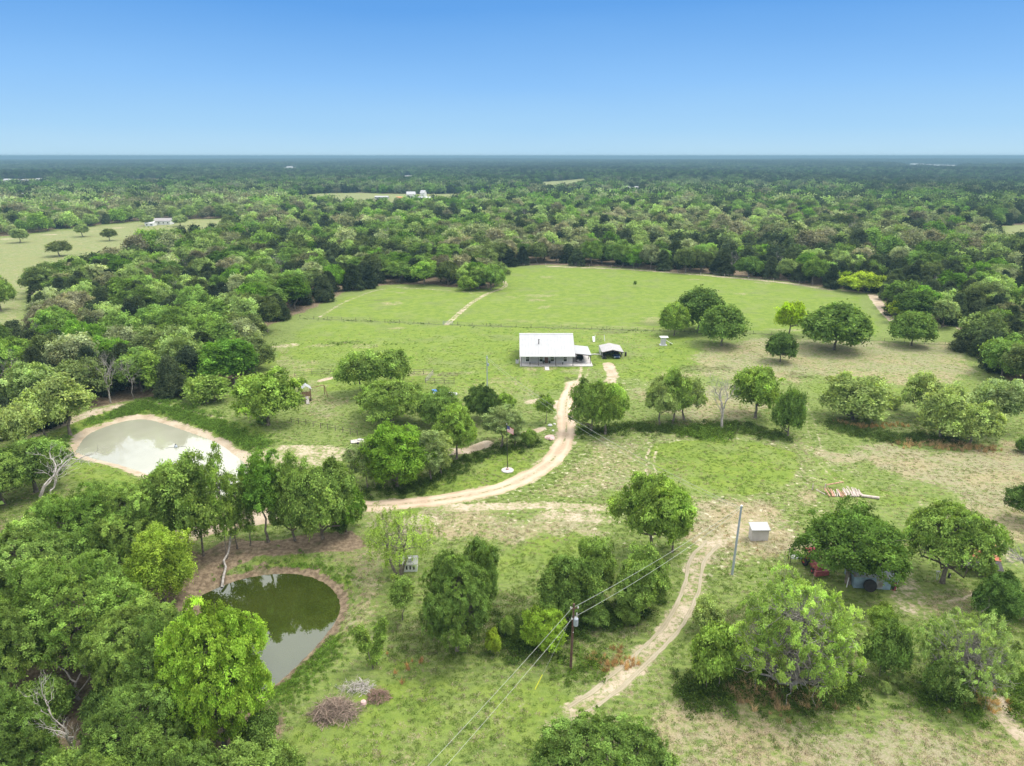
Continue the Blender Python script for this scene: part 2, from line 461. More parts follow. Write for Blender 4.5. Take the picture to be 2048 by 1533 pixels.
# bare earth
for pts, hw, val in (([(690, 1016), (560, 1030), (430, 1052), (330, 1085)], 2.6, 0.95), ([(1226, 752), (1217, 768), (1198, 784), (1160, 803)], 1.8, 0.62),
                     ([(560, 902), (640, 898), (700, 905)], 2.0, 0.5), ([(880, 905), (930, 902), (975, 888)], 1.6, 0.9), ([(1045, 868), (1085, 858)], 1.1, 0.9),
                     ([(1130, 815), (1105, 808), (1085, 808)], 2.4, 0.75), ([(1060, 805), (1085, 800)], 1.6, 0.6), ([(640, 762), (660, 757)], 1.2, 0.8),
                     ([(545, 695), (590, 690)], 2.0, 0.5), ([(1216, 728), (1220, 738), (1226, 750)], 1.7, 0.72), ([(1163, 734), (1160, 750), (1152, 766)], 0.5, 0.7), ([(1178, 734), (1174, 750), (1164, 764)], 0.45, 0.55),
                     ([(1390, 1195), (1392, 1150), (1400, 1110), (1440, 1080), (1520, 1040)], 2.0, 0.42), ([(640, 634), (700, 600), (780, 577), (900, 582), (960, 590)], 1.0, 0.46),
                     ([(1100, 533), (1250, 539), (1420, 552), (1560, 565), (1660, 580)], 2.2, 0.55), ([(1745, 590), (1772, 625), (1800, 648), (1845, 657)], 2.2, 0.72),
                     ([(1850, 655), (1905, 648), (1935, 662), (1965, 690)], 2.4, 0.95), ([(1690, 582), (1745, 586)], 2.0, 0.6), ([(1935, 700), (1990, 735)], 1.5, 0.5),
                     ([(2060, 1500), (2010, 1430), (1975, 1370)], 1.2, 0.55), ([(900, 1016), (1060, 1012), (1220, 1016)], 1.6, 0.55), ([(1100, 1030), (1210, 1040)], 1.6, 0.5),
                     ([(800, 1040), (900, 1040)], 2.0, 0.4), ([(0, 480), (120, 468), (270, 453), (300, 451)], 2.0, 0.8), ([(1850, 1010), (1960, 1070), (2048, 1130)], 1.6, 0.45),
                     ([(1780, 1130), (1810, 1180), (1830, 1215)], 2.5, 0.45), ([(1690, 925), (1720, 955), (1790, 975)], 1.5, 0.35), ([(1870, 1210), (1990, 1180)], 0.5, 0.6), ([(0, 905), (150, 842), (240, 815)], 1.6, 0.6),
                     ([(150, 835), (260, 805), (330, 812), (440, 840)], 0.8, 0.45)):
    put(dirt, val * strip(pts, hw))
put(dirt, 0.52 * area([(500, 905), (560, 890), (640, 893), (695, 905), (690, 925), (600, 925), (520, 950), (505, 930)], 2, 6, 41))
put(dirt, 0.50 * area([(500, 930), (600, 925), (700, 940), (690, 1000), (560, 1020), (480, 1010)], 2, 6, 42))
put(dirt, 0.45 * area([(780, 1035), (860, 1030), (940, 1042), (880, 1056), (790, 1060)], 2, 5, 43))
for pts, gap, hw, val in (([(1600, 800), (1618, 835), (1630, 880), (1645, 925), (1690, 965), (1760, 990)], 1.7, 0.3, 0.48),
                          ([(893, 650), (915, 630), (942, 607), (975, 588), (1005, 577), (1012, 568), (1002, 560), (985, 558)], 1.15, 0.55, 0.55),
                          ([(1303, 950), (1300, 920), (1308, 895)], 1.5, 0.3, 0.6), ([(1905, 690), (1935, 720), (1950, 760)], 1.8, 0.4, 0.4),
                          ([(880, 675), (850, 720), (800, 745)], 1.7, 0.35, 0.35), ([(1600, 800), (1600, 770), (1650, 755)], 1.7, 0.4, 0.3)):
    put(dirt, val * ruts(pts, gap, hw))
DRIVE = spline(PP([(640, 1019), (700, 1014), (760, 1012), (850, 1004), (930, 993), (1000, 977), (1050, 957), (1092, 932), (1116, 906), (1130, 878),
                   (1133, 850), (1131, 822), (1134, 800), (1142, 781), (1149, 766)]), 0.4)
TRACK = spline(PP([(1148, 1425), (1160, 1417), (1205, 1388), (1270, 1332), (1330, 1272), (1368, 1215), (1386, 1165), (1396, 1120), (1425, 1085)]), 0.4)
put(dirt, 0.55 * (1 - sstep(1.6, 3.2, ldist(X, Y, DRIVE) + 1.4 * (vnoise(X, Y, 2.5, 61) - 0.5))))
put(dirt, 0.54 * (1 - sstep(0.9, 2.2, ldist(X, Y, TRACK) + 1.6 * (vnoise(X, Y, 1.6, 62) - 0.5))))
d1 = sdist(X, Y, POND1, 30); d2 = sdist(X, Y, POND2, 30)
put(dirt, 0.82 * (1 - sstep(0.5, 2.0, d1 + 1.2 * (vnoise(X, Y, 3, 63) - 0.5))))
put(litter, 0.85 * (1 - sstep(0.6, 1.2, d2 + 0.8 * (vnoise(X, Y, 2, 64) - 0.5))))
# leaf litter banks and the floor of the woods
put(litter, 0.95 * area([(385, 1140), (410, 1108), (470, 1080), (580, 1074), (700, 1064), (725, 1092), (690, 1100), (610, 1108), (520, 1114), (450, 1140), (410, 1170)], 0.8, 1.8, 51))
put(litter, 0.45 * area([(690, 1060), (770, 1090), (740, 1160), (690, 1150), (650, 1110)], 1.5, 3, 52))
put(litter, 0.9 * area([(-120, 1040), (200, 1060), (400, 1110), (430, 1280), (470, 1400), (545, 1440), (560, 1800), (-120, 1800)], 2, 4, 53))
fm = forest_mask(X, Y)
open_d = np.minimum(sdist(X, Y, OPEN, 40), sdist(X, Y, MEADOW, 40))
put(litter, 0.9 * fm * sstep(-1, 3, open_d + 3 * (vnoise(X, Y, 5, 54) - 0.5)))
rp_ = np.random.default_rng(12)
for k in range(46):                                     # weedy and worn patches scattered in the pastures
    qx, qy = rp_.uniform(640, 1720), rp_.uniform(545, 760)
    c_ = np.array(P(qx, qy)); ra, rb = rp_.uniform(3, 12), rp_.uniform(2, 5)
    m_ = np.hypot((X - c_[0]) / ra, (Y - c_[1]) / rb) + 0.8 * (vnoise(X, Y, 3, 200 + k) - 0.5)
    put(rough if k % 3 == 0 else dry, (0.60 if k % 3 == 0 else 0.58) * (1 - sstep(0.5, 1.2, m_)))
# rough brush ground under the oak row
put(rough, 0.95 * area([(1140, 868), (1250, 862), (1400, 858), (1560, 880), (1580, 872), (1500, 842), (1320, 838), (1180, 850)], 1.2, 3, 55))
put(rough, 0.8 * area([(1370, 1240), (1460, 1200), (1700, 1230), (1730, 1360), (1640, 1400), (1380, 1385)], 1.5, 4, 56))
put(rough, 0.7 * area([(780, 1240), (1000, 1195), (1330, 1200), (1300, 1290), (900, 1320), (790, 1290)], 2, 5, 57))
put(rough, 0.6 * area([(1830, 1330), (2048, 1330), (2048, 1420), (1840, 1420)], 2, 5, 58))
put(rough, 0.7 * area([(1640, 830), (1980, 830), (1990, 890), (1780, 885), (1660, 865)], 1.5, 4, 59))
put(rough, 0.75 * (1 - sstep(0.5, 1.6, ldist(X, Y, PP([(600, 637), (900, 650), (1340, 663), (1500, 667), (1890, 690)])) + 1.2 * (vnoise(X, Y, 2.5, 65) - 0.5))))
put(rough, 0.7 * area([(725, 985), (880, 955), (960, 905), (1080, 885), (1060, 872), (940, 880), (860, 935), (720, 965)], 1.0, 3, 66))
put(fleck, 0.9 * area([(1140, 850), (1640, 870), (1700, 1000), (1640, 1120), (1380, 1130), (1000, 1060), (700, 1080), (900, 990)], 4, 8, 67))
put(fleck, 0.8 * area([(1140, 700), (1420, 690), (1420, 790), (1180, 780)], 4, 8, 68))
put(fleck, 0.5 * area([(850, 900), (1110, 880), (1080, 930), (860, 980)], 3, 8, 69))
canopy = sstep(7500, 8600, np.hypot(X, Y)) * fm

nx, ny = len(gx), len(gy)
idx = np.arange(nx * ny).reshape(ny, nx)
F = np.stack([idx[:-1, :-1], idx[:-1, 1:], idx[1:, 1:], idx[1:, :-1]], -1).reshape(-1, 4)
gme = np_mesh('ground', np.stack([X, Y, Z], 1), F, None, True)
for nm, cols in (('cover', (lush, dry, dirt)), ('cover_two', (litter, rough, fleck)), ('cover_three', (canopy, base_patch, base_patch))):
    a = gme.color_attributes.new(nm, 'FLOAT_COLOR', 'POINT')
    a.data.foreach_set('color', np.stack([*cols, np.ones(len(X))], 1).astype(np.float32).ravel())

t = NT('ground_cover')
A = t.sep(t.attr('cover').outputs['Color']); B = t.sep(t.attr('cover_two').outputs['Color']); C3 = t.sep(t.attr('cover_three').outputs['Color'])
n_f = t.noise(5.5, 4, rough=0.7); n_s = t.noise(1.5, 4, rough=0.65); n_m = t.noise(0.35, 4); n_l = t.noise(0.07, 3)
n_st = t.noise(1.2, 3, stretch=(0.35, 1.6, 1, 0.5))
def edge(mask, amt=0.5, lo=0.38, hi=0.62, b=None):
    s = t.math('ADD', mask, t.math('MULTIPLY', t.math('SUBTRACT', n_s, 0.5), amt * 2.2))
    s = t.math('ADD', s, t.math('MULTIPLY', t.math('SUBTRACT', n_m, 0.5), amt * 1.2))
    s = t.math('ADD', s, t.math('MULTIPLY', t.math('SUBTRACT', n_f, 0.5), amt * 0.9))
    return t.rng(s, lo, hi)
GREEN_LUSH, GREEN_LUSH2 = (0.188, 0.246, 0.044), (0.140, 0.202, 0.036)
GREEN_MID, GREEN_DULL = (0.188, 0.240, 0.062), (0.125, 0.172, 0.045)
TAN, TAN2 = (0.365, 0.305, 0.225), (0.255, 0.230, 0.130)
n_g = t.noise(2.6, 3, rough=0.8)
g_mid = t.mix(t.rng(n_st, 0.36, 0.62), GREEN_DULL, GREEN_MID)
g_mid = t.mix(t.math('MULTIPLY', t.rng(n_s, 0.50, 0.70), 0.62), g_mid, TAN2)
g_mid = t.mix(t.math('MULTIPLY', t.rng(n_g, 0.52, 0.66), 0.55), g_mid, (0.100, 0.140, 0.045))
g_lush = t.mix(t.rng(n_m, 0.35, 0.65), GREEN_LUSH2, GREEN_LUSH)
g_lush = t.mix(t.math('MULTIPLY', t.rng(n_s, 0.45, 0.70), 0.55), g_lush, (0.105, 0.175, 0.026))
g_lush = t.mix(t.math('MULTIPLY', t.rng(t.noise(0.11, 4, rough=0.65), 0.50, 0.68), 0.5), g_lush, (0.205, 0.240, 0.085))
g_lush = t.mix(t.math('MULTIPLY', t.rng(n_l, 0.52, 0.68), 0.35), g_lush, (0.165, 0.180, 0.082))
g_lush = t.mix(t.math('MULTIPLY', t.rng(n_g, 0.54, 0.68), 0.45), g_lush, (0.095, 0.155, 0.030))
col = t.mix(edge(A[0], 0.35, 0.30, 0.70), g_mid, g_lush)
g_dry = t.mix(t.rng(n_f, 0.35, 0.65), TAN2, TAN)
g_dry = t.mix(t.math('MULTIPLY', t.rng(n_l, 0.45, 0.6), 0.4), g_dry, (0.42, 0.29, 0.18))
col = t.mix(t.math('MULTIPLY', edge(A[1], 0.55, 0.42, 0.85), 0.82), col, g_dry)
col = t.mix(t.math('MULTIPLY', edge(B[1], 0.4, 0.35, 0.8), 0.75), col, t.mix(t.rng(n_s, 0.35, 0.65), (0.052, 0.080, 0.024), (0.145, 0.150, 0.070)))
fl = t.math('MULTIPLY', t.math('MULTIPLY', t.rng(t.noise(0.95, 2, rough=0.4), 0.62, 0.70), B[2]), t.rng(A[0], 0.3, 0.8, 1, 0))
col = t.mix(t.math('MULTIPLY', fl, 0.75), col, (0.56, 0.50, 0.36))
g_dirt = t.mix(t.rng(n_m, 0.35, 0.65), (0.375, 0.295, 0.205), (0.475, 0.395, 0.295))
g_dirt = t.mix(t.math('MULTIPLY', t.rng(n_f, 0.5, 0.7), 0.35), g_dirt, (0.30, 0.22, 0.14))
col = t.mix(edge(A[2], 0.42, 0.36, 0.66), col, g_dirt)
g_lit = t.mix(t.rng(n_s, 0.35, 0.65), (0.13, 0.095, 0.062), (0.27, 0.205, 0.135))
g_lit = t.mix(t.math('MULTIPLY', t.rng(n_m, 0.5, 0.7), 0.6), g_lit, (0.07, 0.085, 0.03))
col = t.mix(edge(B[0], 0.35, 0.35, 0.65), col, g_lit)
can = t.mix(t.rng(t.noise(0.045, 5, rough=0.75), 0.38, 0.62), (0.014, 0.024, 0.014), (0.050, 0.072, 0.034))
can = t.mix(t.math('MULTIPLY', t.rng(t.noise(0.0028, 4), 0.45, 0.6), 0.6), can, (0.070, 0.078, 0.042))
col = t.mix(C3[0], col, can)
bm_h = t.math('ADD', t.math('MULTIPLY', n_f, 0.6), n_s)
t.bsdf(col, 0.95, 0.08, 0.0, bm_h, 0.9, 0.16)
M['ground'] = t.m
gme.materials.append(t.m)
tag(link('ground', gme), 'rolling pasture ground of green and tan grass reaching the horizon', 'ground', kind='structure')

# water: one flat sheet per pond, edge tucked under the bank
def water(name, poly, z, label, deep, milky, rough):
    t = NT(name)
    nz = t.noise(0.9, 3, stretch=(1, 1.6, 1))
    c = t.mix(t.rng(t.noise(0.09, 3), 0.4, 0.62), deep, milky)
    p = t.bsdf(c, rough, 0.5, 0.0, nz, 0.02, 0.02)
    p.inputs['IOR'].default_value = 2.0
    p.inputs['Specular IOR Level'].default_value = 0.5
    ctr = poly.mean(0)
    big = poly + (poly - ctr) / np.linalg.norm(poly - ctr, axis=1)[:, None] * 0.8
    V = np.vstack([np.column_stack([big, np.full(len(big), z)]), [[ctr[0], ctr[1], z]]])
    n = len(big)
    Fc = [(i, (i + 1) % n, n) for i in range(n)]
    o = link(name, np_mesh(name, V, Fc, t.m))
    tag(o, label, 'pond', kind='structure')
water('pond_water', POND1, POND1_Z, 'large milky green pond with pale sandy shore beside the wood', (0.300, 0.300, 0.225), (0.335, 0.335, 0.255), 0.03)
water('pond_water', POND2, POND2_Z, 'small dark olive pond mirroring the trees on its bank', (0.030, 0.042, 0.006), (0.040, 0.052, 0.009), 0.02)

# gravel driveway and dirt track: sheets just above the ground with ragged edges
def road(name, lines, hw, mat, label, cat, ragged, lift):
    us = np.array([-1, -0.92, -0.7, -0.45, -0.2, 0, 0.2, 0.45, 0.7, 0.92, 1.0]); k = len(us)
    VV, AA, FF, base = [], [], [], 0
    for line in lines:
        n = len(line)
        d = np.gradient(line, axis=0); d /= np.linalg.norm(d, axis=1)[:, None]
        nr = np.column_stack([-d[:, 1], d[:, 0]])
        s = np.arange(n) * 0.4 + base * 0.01
        V, acr = [], []
        wl = hw * (1 + ragged * (vnoise(s, s * 0, 1.1, 31) - 0.5) + ragged * (vnoise(s, s * 0, 4.3, 32) - 0.5))
        wr = hw * (1 + ragged * (vnoise(s, s * 0, 1.0, 33) - 0.5) + ragged * (vnoise(s, s * 0, 4.7, 34) - 0.5))
        for u in us:
            w = np.where(u < 0, wl, wr)
            p = line + nr * (u * w)[:, None]
            V.append(np.column_stack([p, ground_h(p[:, 0], p[:, 1]) + lift - (0.05 if abs(u) == 1 else 0)])); acr.append(np.full(n, u))
        VV.append(np.stack(V, 1).reshape(-1, 3)); AA.append(np.stack(acr, 1).ravel())
        ii = np.arange(n * k).reshape(n, k) + base; base += n * k
        FF.append(np.stack([ii[:-1, :-1], ii[:-1, 1:], ii[1:, 1:], ii[1:, :-1]], -1).reshape(-1, 4))
    acr = np.concatenate(AA)
    me = np_mesh(name, np.vstack(VV), np.vstack(FF), mat, True)
    a = me.color_attributes.new('across', 'FLOAT_COLOR', 'POINT')
    a.data.foreach_set('color', np.column_stack([acr * 0.5 + 0.5] * 3 + [np.ones(len(acr))]).astype(np.float32).ravel())
    return tag(link(name, me), label, cat, kind='structure')
def road_mat(name, grass_mid, c1, c2):
    t = NT(name)
    u = t.math('ABSOLUTE', t.math('SUBTRACT', t.math('MULTIPLY', t.sep(t.attr('across').outputs['Color'])[0], 2.0), 1.0))
    f, s, m = t.noise(6, 4, rough=0.7), t.noise(1.3, 4), t.noise(0.25, 3)
    c = t.mix(t.rng(m, 0.35, 0.65), c1, c2)
    c = t.mix(t.math('MULTIPLY', t.rng(f, 0.45, 0.7), 0.4), c, tuple(x * 0.62 for x in c1))
    mid = t.math('MULTIPLY', t.rng(t.math('ADD', u, t.math('MULTIPLY', t.math('SUBTRACT', s, 0.5), 0.5)), 0.02, 0.22, 1, 0), grass_mid)
    patch = t.rng(t.math('ADD', t.math('MULTIPLY', s, 0.7), t.math('MULTIPLY', m, 0.6)), 0.62, 0.72)
    c = t.mix(t.math('MULTIPLY', mid, patch), c, (0.14, 0.17, 0.05))
    c = t.mix(t.math('MULTIPLY', t.rng(t.math('ABSOLUTE', t.math('SUBTRACT', u, 0.5)), 0.0, 0.3, 1, 0), 0.35), c, tuple(min(1, x * 1.25) for x in c2))
    c = t.mix(t.math('MULTIPLY', t.rng(t.math('ADD', u, t.math('MULTIPLY', t.math('SUBTRACT', s, 0.5), 0.5)), 0.82, 1.0), 0.6), c, (0.24, 0.235, 0.10))
    t.bsdf(c, 0.95, 0.1, 0, f, 0.6, 0.05)
    return t.m
road('driveway', [DRIVE], 1.95, road_mat('driveway_gravel', 0.9, (0.415, 0.310, 0.215), (0.52, 0.41, 0.30)), 'curving sandy gravel driveway leading up to the white house', 'driveway', 0.28, 0.05)
def wobble(l, off, seed):
    d = np.gradient(l, axis=0); d /= np.linalg.norm(d, axis=1)[:, None]
    s = np.arange(len(l)) * 0.4
    o = off + 0.25 * (vnoise(s, s * 0, 5, seed) - 0.5)
    return l + np.column_stack([-d[:, 1], d[:, 0]]) * o[:, None]
tm = road_mat('track_soil', 0.0, (0.29, 0.25, 0.165), (0.36, 0.315, 0.225))
road('dirt_track', [wobble(TRACK, 0.95, 35), wobble(TRACK, -0.95, 36)], 0.27, tm, 'pale two-rut dirt track running past the brown utility pole', 'track', 0.9, 0.04)
# ------------------------------------------------------------------ trees
def leaf_mat(name, instanced):  # thin leaves: part of the light passes through
    t = NT(name)
    base = t.attr('tint', 'INSTANCER').outputs['Color'] if instanced else t.n('ShaderNodeObjectInfo').outputs['Color']
    tone = t.attr('tone').outputs['Fac']
    c = t.scale(base, t.math('MULTIPLY', tone, 1.12))
    warm = t.attr('warm').outputs['Fac']
    c = t.mix(warm, c, t.mix(1.0, c, (1.28, 1.07, 0.85), 'MULTIPLY'))
    d = t.n('ShaderNodeBsdfDiffuse'); tr = t.n('ShaderNodeBsdfTranslucent'); mx = t.n('ShaderNodeMixShader')
    t.set(d.inputs['Color'], c)
    t.set(tr.inputs['Color'], t.mix(1.0, c, (1.25, 1.25, 0.6), 'MULTIPLY'))
    mx.inputs[0].default_value = 0.36
    t.t.links.new(d.outputs[0], mx.inputs[1]); t.t.links.new(tr.outputs[0], mx.inputs[2])
    t.t.links.new(mx.outputs[0], t.out.inputs['Surface'])
    return t.m
M['leaf'] = leaf_mat('foliage', False); M['leaf_far'] = leaf_mat('foliage_woodland', True)
M['bark'] = pmat('bark', (0.185, 0.158, 0.130), 0.95, var=0.4, scale=2.5, spec=0.1)
M['bark_grey'] = pmat('pale_bark', (0.33, 0.30, 0.27), 0.95, var=0.3, scale=2.5, spec=0.1)
M['bark_white'] = pmat('bleached_wood', (0.46, 0.42, 0.38), 0.95, var=0.3, scale=2.0, spec=0.1)

def tube_np(pts, rad, n=5):
    """tapered tube; returns verts, quads"""
    pts = np.asarray(pts, float); k = len(pts)
    d = np.gradient(pts, axis=0); d /= np.linalg.norm(d, axis=1)[:, None] + 1e-9
    ref = np.where(np.abs(d[:, 2:3]) < 0.9, [[0, 0, 1.0]], [[1.0, 0, 0]])
    u = np.cross(d, ref); u /= np.linalg.norm(u, axis=1)[:, None] + 1e-9
    w = np.cross(d, u)
    a = np.arange(n) * 2 * np.pi / n
    V = pts[:, None] + (u[:, None] * np.cos(a)[None, :, None] + w[:, None] * np.sin(a)[None, :, None]) * np.asarray(rad)[:, None, None]
    ii = np.arange(k * n).reshape(k, n); jj = np.roll(ii, -1, 1)
    return V.reshape(-1, 3), np.stack([ii[:-1], jj[:-1], jj[1:], ii[1:]], -1).reshape(-1, 4)
class TB:
    def __init__(s): s.V, s.F, s.n = [], [], 0
    def add(s, pts, rad, n=5):
        v, f = tube_np(pts, rad, n); s.V.append(v); s.F.append(f + s.n); s.n += len(v)
    def get(s): return (np.vstack(s.V), np.vstack(s.F)) if s.V else (np.zeros((0, 3)), np.zeros((0, 4), int))
def wiggle(rg, a, b, k, amt, sag=0.0):
    a, b = np.asarray(a, float), np.asarray(b, float)
    tt = np.linspace(0, 1, k)[:, None]
    p = a + (b - a) * tt
    L = np.linalg.norm(b - a)
    w = rg.normal(0, 1, (k, 3)) * amt * L * np.sin(np.pi * tt)
    p = p + w; p[:, 2] += sag * L * np.sin(np.pi * tt[:, 0])
    return p

def clumps_for(kind, rg, W, H, hb, nc):
    """centres and radii of leaf clumps for a crown W wide, H high, starting at hb"""
    R = W / 2; C, r = [], []
    ch = H - hb
    if kind == 'cone':
        for i in range(nc):
            f = ((i + rg.random()) / nc) ** 0.9
            z = hb + ch * (0.04 + 0.90 * f)
            rr = R * (1 - f) ** 0.62 * 0.86 + 0.05
            a = rg.random() * 6.283; q = rr * (0.72 + 0.28 * rg.random())
            C.append((q * math.cos(a), q * math.sin(a), z)); r.append(W * (0.10 + 0.07 * rg.random()) * (1.15 - 0.55 * f))
    elif kind == 'column':
        for i in range(nc):
            f = (i + rg.random()) / nc
            z = hb + ch * f
            rr = R * (math.sin(math.pi * (0.12 + 0.80 * f)) ** 0.7) * 0.8
            a = rg.random() * 6.283; q = rr * (0.3 + 0.7 * rg.random())
            C.append((q * math.cos(a), q * math.sin(a), z)); r.append(W * (0.13 + 0.10 * rg.random()))
    else:
        flat = {'round': 0.0, 'oak': 0.22, 'spread': 0.35, 'bush': 0.15}.get(kind, 0.2)
        lob = [(rg.random() * 6.283, 0.75 + 0.5 * rg.random()) for _ in range(3)]
        for i in range(nc):
            a = i * 2.39996 + rg.normal(0, 0.25)
            f = (i + 0.5) / nc
            el = math.asin(np.clip(-0.42 + 1.42 * f, -1, 1)) if kind != 'bush' else math.asin(0.02 + 0.98 * f)
            k = 1.0
            if kind != 'round':
                k = 0.80 + 0.20 * math.cos(2 * (a - lob[0][0])) * 0.5 + 0.13 * math.cos(3 * a + lob[1][0]) + rg.normal(0, 0.07)
            else: k = 0.95 + rg.normal(0, 0.03)
            shell = (0.80 if kind == 'round' else 0.50 + 0.42 * rg.random() ** 0.8) * k
            cz = hb + ch * (0.46 - flat * 0.25)
            x, y = R * shell * math.cos(el) * math.cos(a), R * shell * math.cos(el) * math.sin(a)
            z = cz + (H - cz) * shell * 1.02 * math.sin(el) if el > 0 else cz + (cz - hb) * shell * math.sin(el)
            C.append((x, y, z)); r.append(W * ((0.085 + 0.03 * rg.random()) if kind == 'round' else (0.062 + 0.075 * rg.random())))
        for i in range(max(2, nc // 6)):                # a few clumps inside so that the crown is not hollow
            a = rg.random() * 6.283; q = R * 0.4 * rg.random()
            C.append((q * math.cos(a), q * math.sin(a), hb + ch * (0.35 + 0.35 * rg.random()))); r.append(W * 0.15)
    return np.array(C), np.array(r)

def leaves(rg, C, r, n, size, squash=0.8, loose=0.25, up=0.45, droop=0.0, per=40):
    """leaves in sprays spread over the outside of the clumps"""
    w = r ** 2; w = w / w.sum()
    ns = max(12, int(n / per / 0.72))
    ci = rg.choice(len(C), ns, p=w)
    d = rg.normal(0, 1, (ns, 3)); d[:, 2] += 0.25
    d /= np.linalg.norm(d, axis=1)[:, None]
    rad = r[ci] * (1 - loose * rg.random(ns) ** 1.5 + 0.30 * rg.random(ns) ** 3)
    off = d * rad[:, None]; off[:, 2] *= squash
    p = C[ci] + off
    keep = np.ones(ns, bool)                            # drop most sprays buried in another clump
    for j in range(len(C)):
        q = (p - C[j]) / [1, 1, squash]
        keep &= ~((np.einsum('ij,ij->i', q, q) < (0.66 * r[j]) ** 2) & (ci != j) & (rg.random(ns) < 0.95))
    p, d, ci = p[keep], d[keep], ci[keep]; ns = len(p)
    sn = d * 0.7 + rg.normal(0, 0.3, (ns, 3)); sn[:, 2] += up; sn /= np.linalg.norm(sn, axis=1)[:, None]
    stone = np.clip(1 + 0.30 * rg.normal(0, 1, ns), 0.5, 1.7)
    li = rg.integers(0, ns, n)
    g = rg.normal(0, 1, (n, 3)) * size * 2.3 * (0.6 + 0.7 * rg.random(ns))[li][:, None]
    g -= sn[li] * (np.einsum('ij,ij->i', g, sn[li]) * 0.6)[:, None]      # sprays are flat
    pl = p[li] + g
    if droop: pl[:, 2] -= droop * rg.random(n) ** 2 * r[ci[li]]
    nn = sn[li] + rg.normal(0, 0.45, (n, 3)); nn /= np.linalg.norm(nn, axis=1)[:, None]
    t = np.cross(nn, rg.normal(0, 1, (n, 3))); t /= np.linalg.norm(t, axis=1)[:, None] + 1e-9
    b = np.cross(nn, t)
    s = size * (0.55 + 0.9 * rg.random(n))[:, None]
    bend = nn * s * 0.22; k1, k2 = 0.42 + 0.3 * rg.random((n, 1)), 0.42 + 0.3 * rg.random((n, 1))
    V = np.stack([pl + t * s - bend, pl + b * s * k1, pl - t * s - bend, pl - b * s * k2], 1).reshape(-1, 3)
    ct = 1 + 0.13 * rg.normal(0, 1, len(C))
    tone = np.clip(ct[ci[li]] * stone[li] * (1 + 0.16 * rg.normal(0, 1, n)), 0.4, 1.9)
    warm = np.clip(rg.normal(0.10, 0.22, n) + 0.25 * (rg.random(len(C)) < 0.2)[ci[li]], 0, 1)
    return V, np.arange(4 * n).reshape(-1, 4), np.repeat(tone, 4), np.repeat(warm, 4)
def leaf_mesh(name, V, F, tone, warm, mat):
    me = np_mesh(name, V, F, mat)
    for nm, val in (('tone', tone), ('warm', warm)):
        a = me.attributes.new(nm, 'FLOAT', 'POINT'); a.data.foreach_set('value', val.astype(np.float32))
    return me

def skeleton(rg, C, r, H, hb, rt, stems=1, share=0.7, twigs=0, n=6):
    """trunk and limbs that carry the clumps"""
    tb = TB()
    order = rg.permutation(len(C))[:max(3, int(len(C) * share))]
    forks = []
    for s_ in range(stems):
        a = 6.283 * s_ / max(1, stems) + rg.random()
        base = np.array([0, 0, 0]) if stems == 1 else np.array([0.35 * math.cos(a), 0.35 * math.sin(a), 0])
        fork = np.array([rg.normal(0, 0.03) * H, rg.normal(0, 0.03) * H, max(hb * 0.75, H * 0.13)])
        top = np.array([rg.normal(0, 0.04) * H, rg.normal(0, 0.04) * H, H * 0.72])
        if stems > 1:
            fork = base + np.array([math.cos(a) * 0.06 * H, math.sin(a) * 0.06 * H, hb * 0.8])
            top = base + np.array([math.cos(a) * 0.16 * H, math.sin(a) * 0.16 * H, H * 0.7])
        k = 8
        p = np.vstack([wiggle(rg, base, fork, 4, 0.03), wiggle(rg, fork, top, 6, 0.05)[1:]])
        rr = rt * np.linspace(1.0, 0.22, len(p)); rr[0] *= 1.35
        p[0, 2] = -0.3
        tb.add(p, rr, n); forks.append((p, rr))
    for i in order:
        p, rr = forks[rg.integers(len(forks))]
        zt = C[i][2] - np.hypot(C[i][0], C[i][1]) * 0.55
        j = int(np.clip(np.searchsorted(p[:, 2], zt), 2, len(p) - 2))
        q = wiggle(rg, p[j], C[i], 5, 0.07, -0.04)
        tb.add(q, rr[j] * np.linspace(0.62, 0.10, 5), max(4, n - 2))
        for _ in range(twigs):
            e = C[i] + rg.normal(0, 1, 3) * r[i] * 0.75
            tb.add(wiggle(rg, q[3], e, 4, 0.10), rr[j] * np.linspace(0.22, 0.06, 4), 3)
    return tb.get()
def bare(rg, H, W, rt, n=5, levels=4, lean=0.0):
    tb = TB()
    def grow(p, d, L, r, lv):
        e = p + d * L
        q = wiggle(rg, p, e, 5, 0.06)
        tb.add(q, np.linspace(r, r * 0.55, 5), n if lv == levels else 4)
        if lv == 0: return
        for _ in range(3 if lv > 1 else 4):
            a = rg.normal(0, 1, 3); a -= d * (a @ d); a /= np.linalg.norm(a)
            sp = 0.35 + 0.5 * rg.random()
            nd = d * math.cos(sp) + a * math.sin(sp); nd[2] += 0.08; nd /= np.linalg.norm(nd)
            f = rg.integers(2, 5)
            grow(q[f], nd, L * (0.55 + 0.25 * rg.random()), r * 0.5, lv - 1)
    grow(np.array([0, 0, -0.2]), np.array([lean, 0, 1.0]) / math.hypot(1, lean), H * 0.42, rt, levels)
    V, F = tb.get()
    k = np.array([W / max(0.1, np.ptp(V[:, 0])), W / max(0.1, np.ptp(V[:, 1])), H / max(0.1, V[:, 2].max())])
    low = sstep(0.0, 0.35, V[:, 2] / V[:, 2].max())[:, None]
    V[:, 2] *= k[2]; V[:, :2] *= (1 - low) * min(1, k[0]) + low * k[:2]
    return V, F

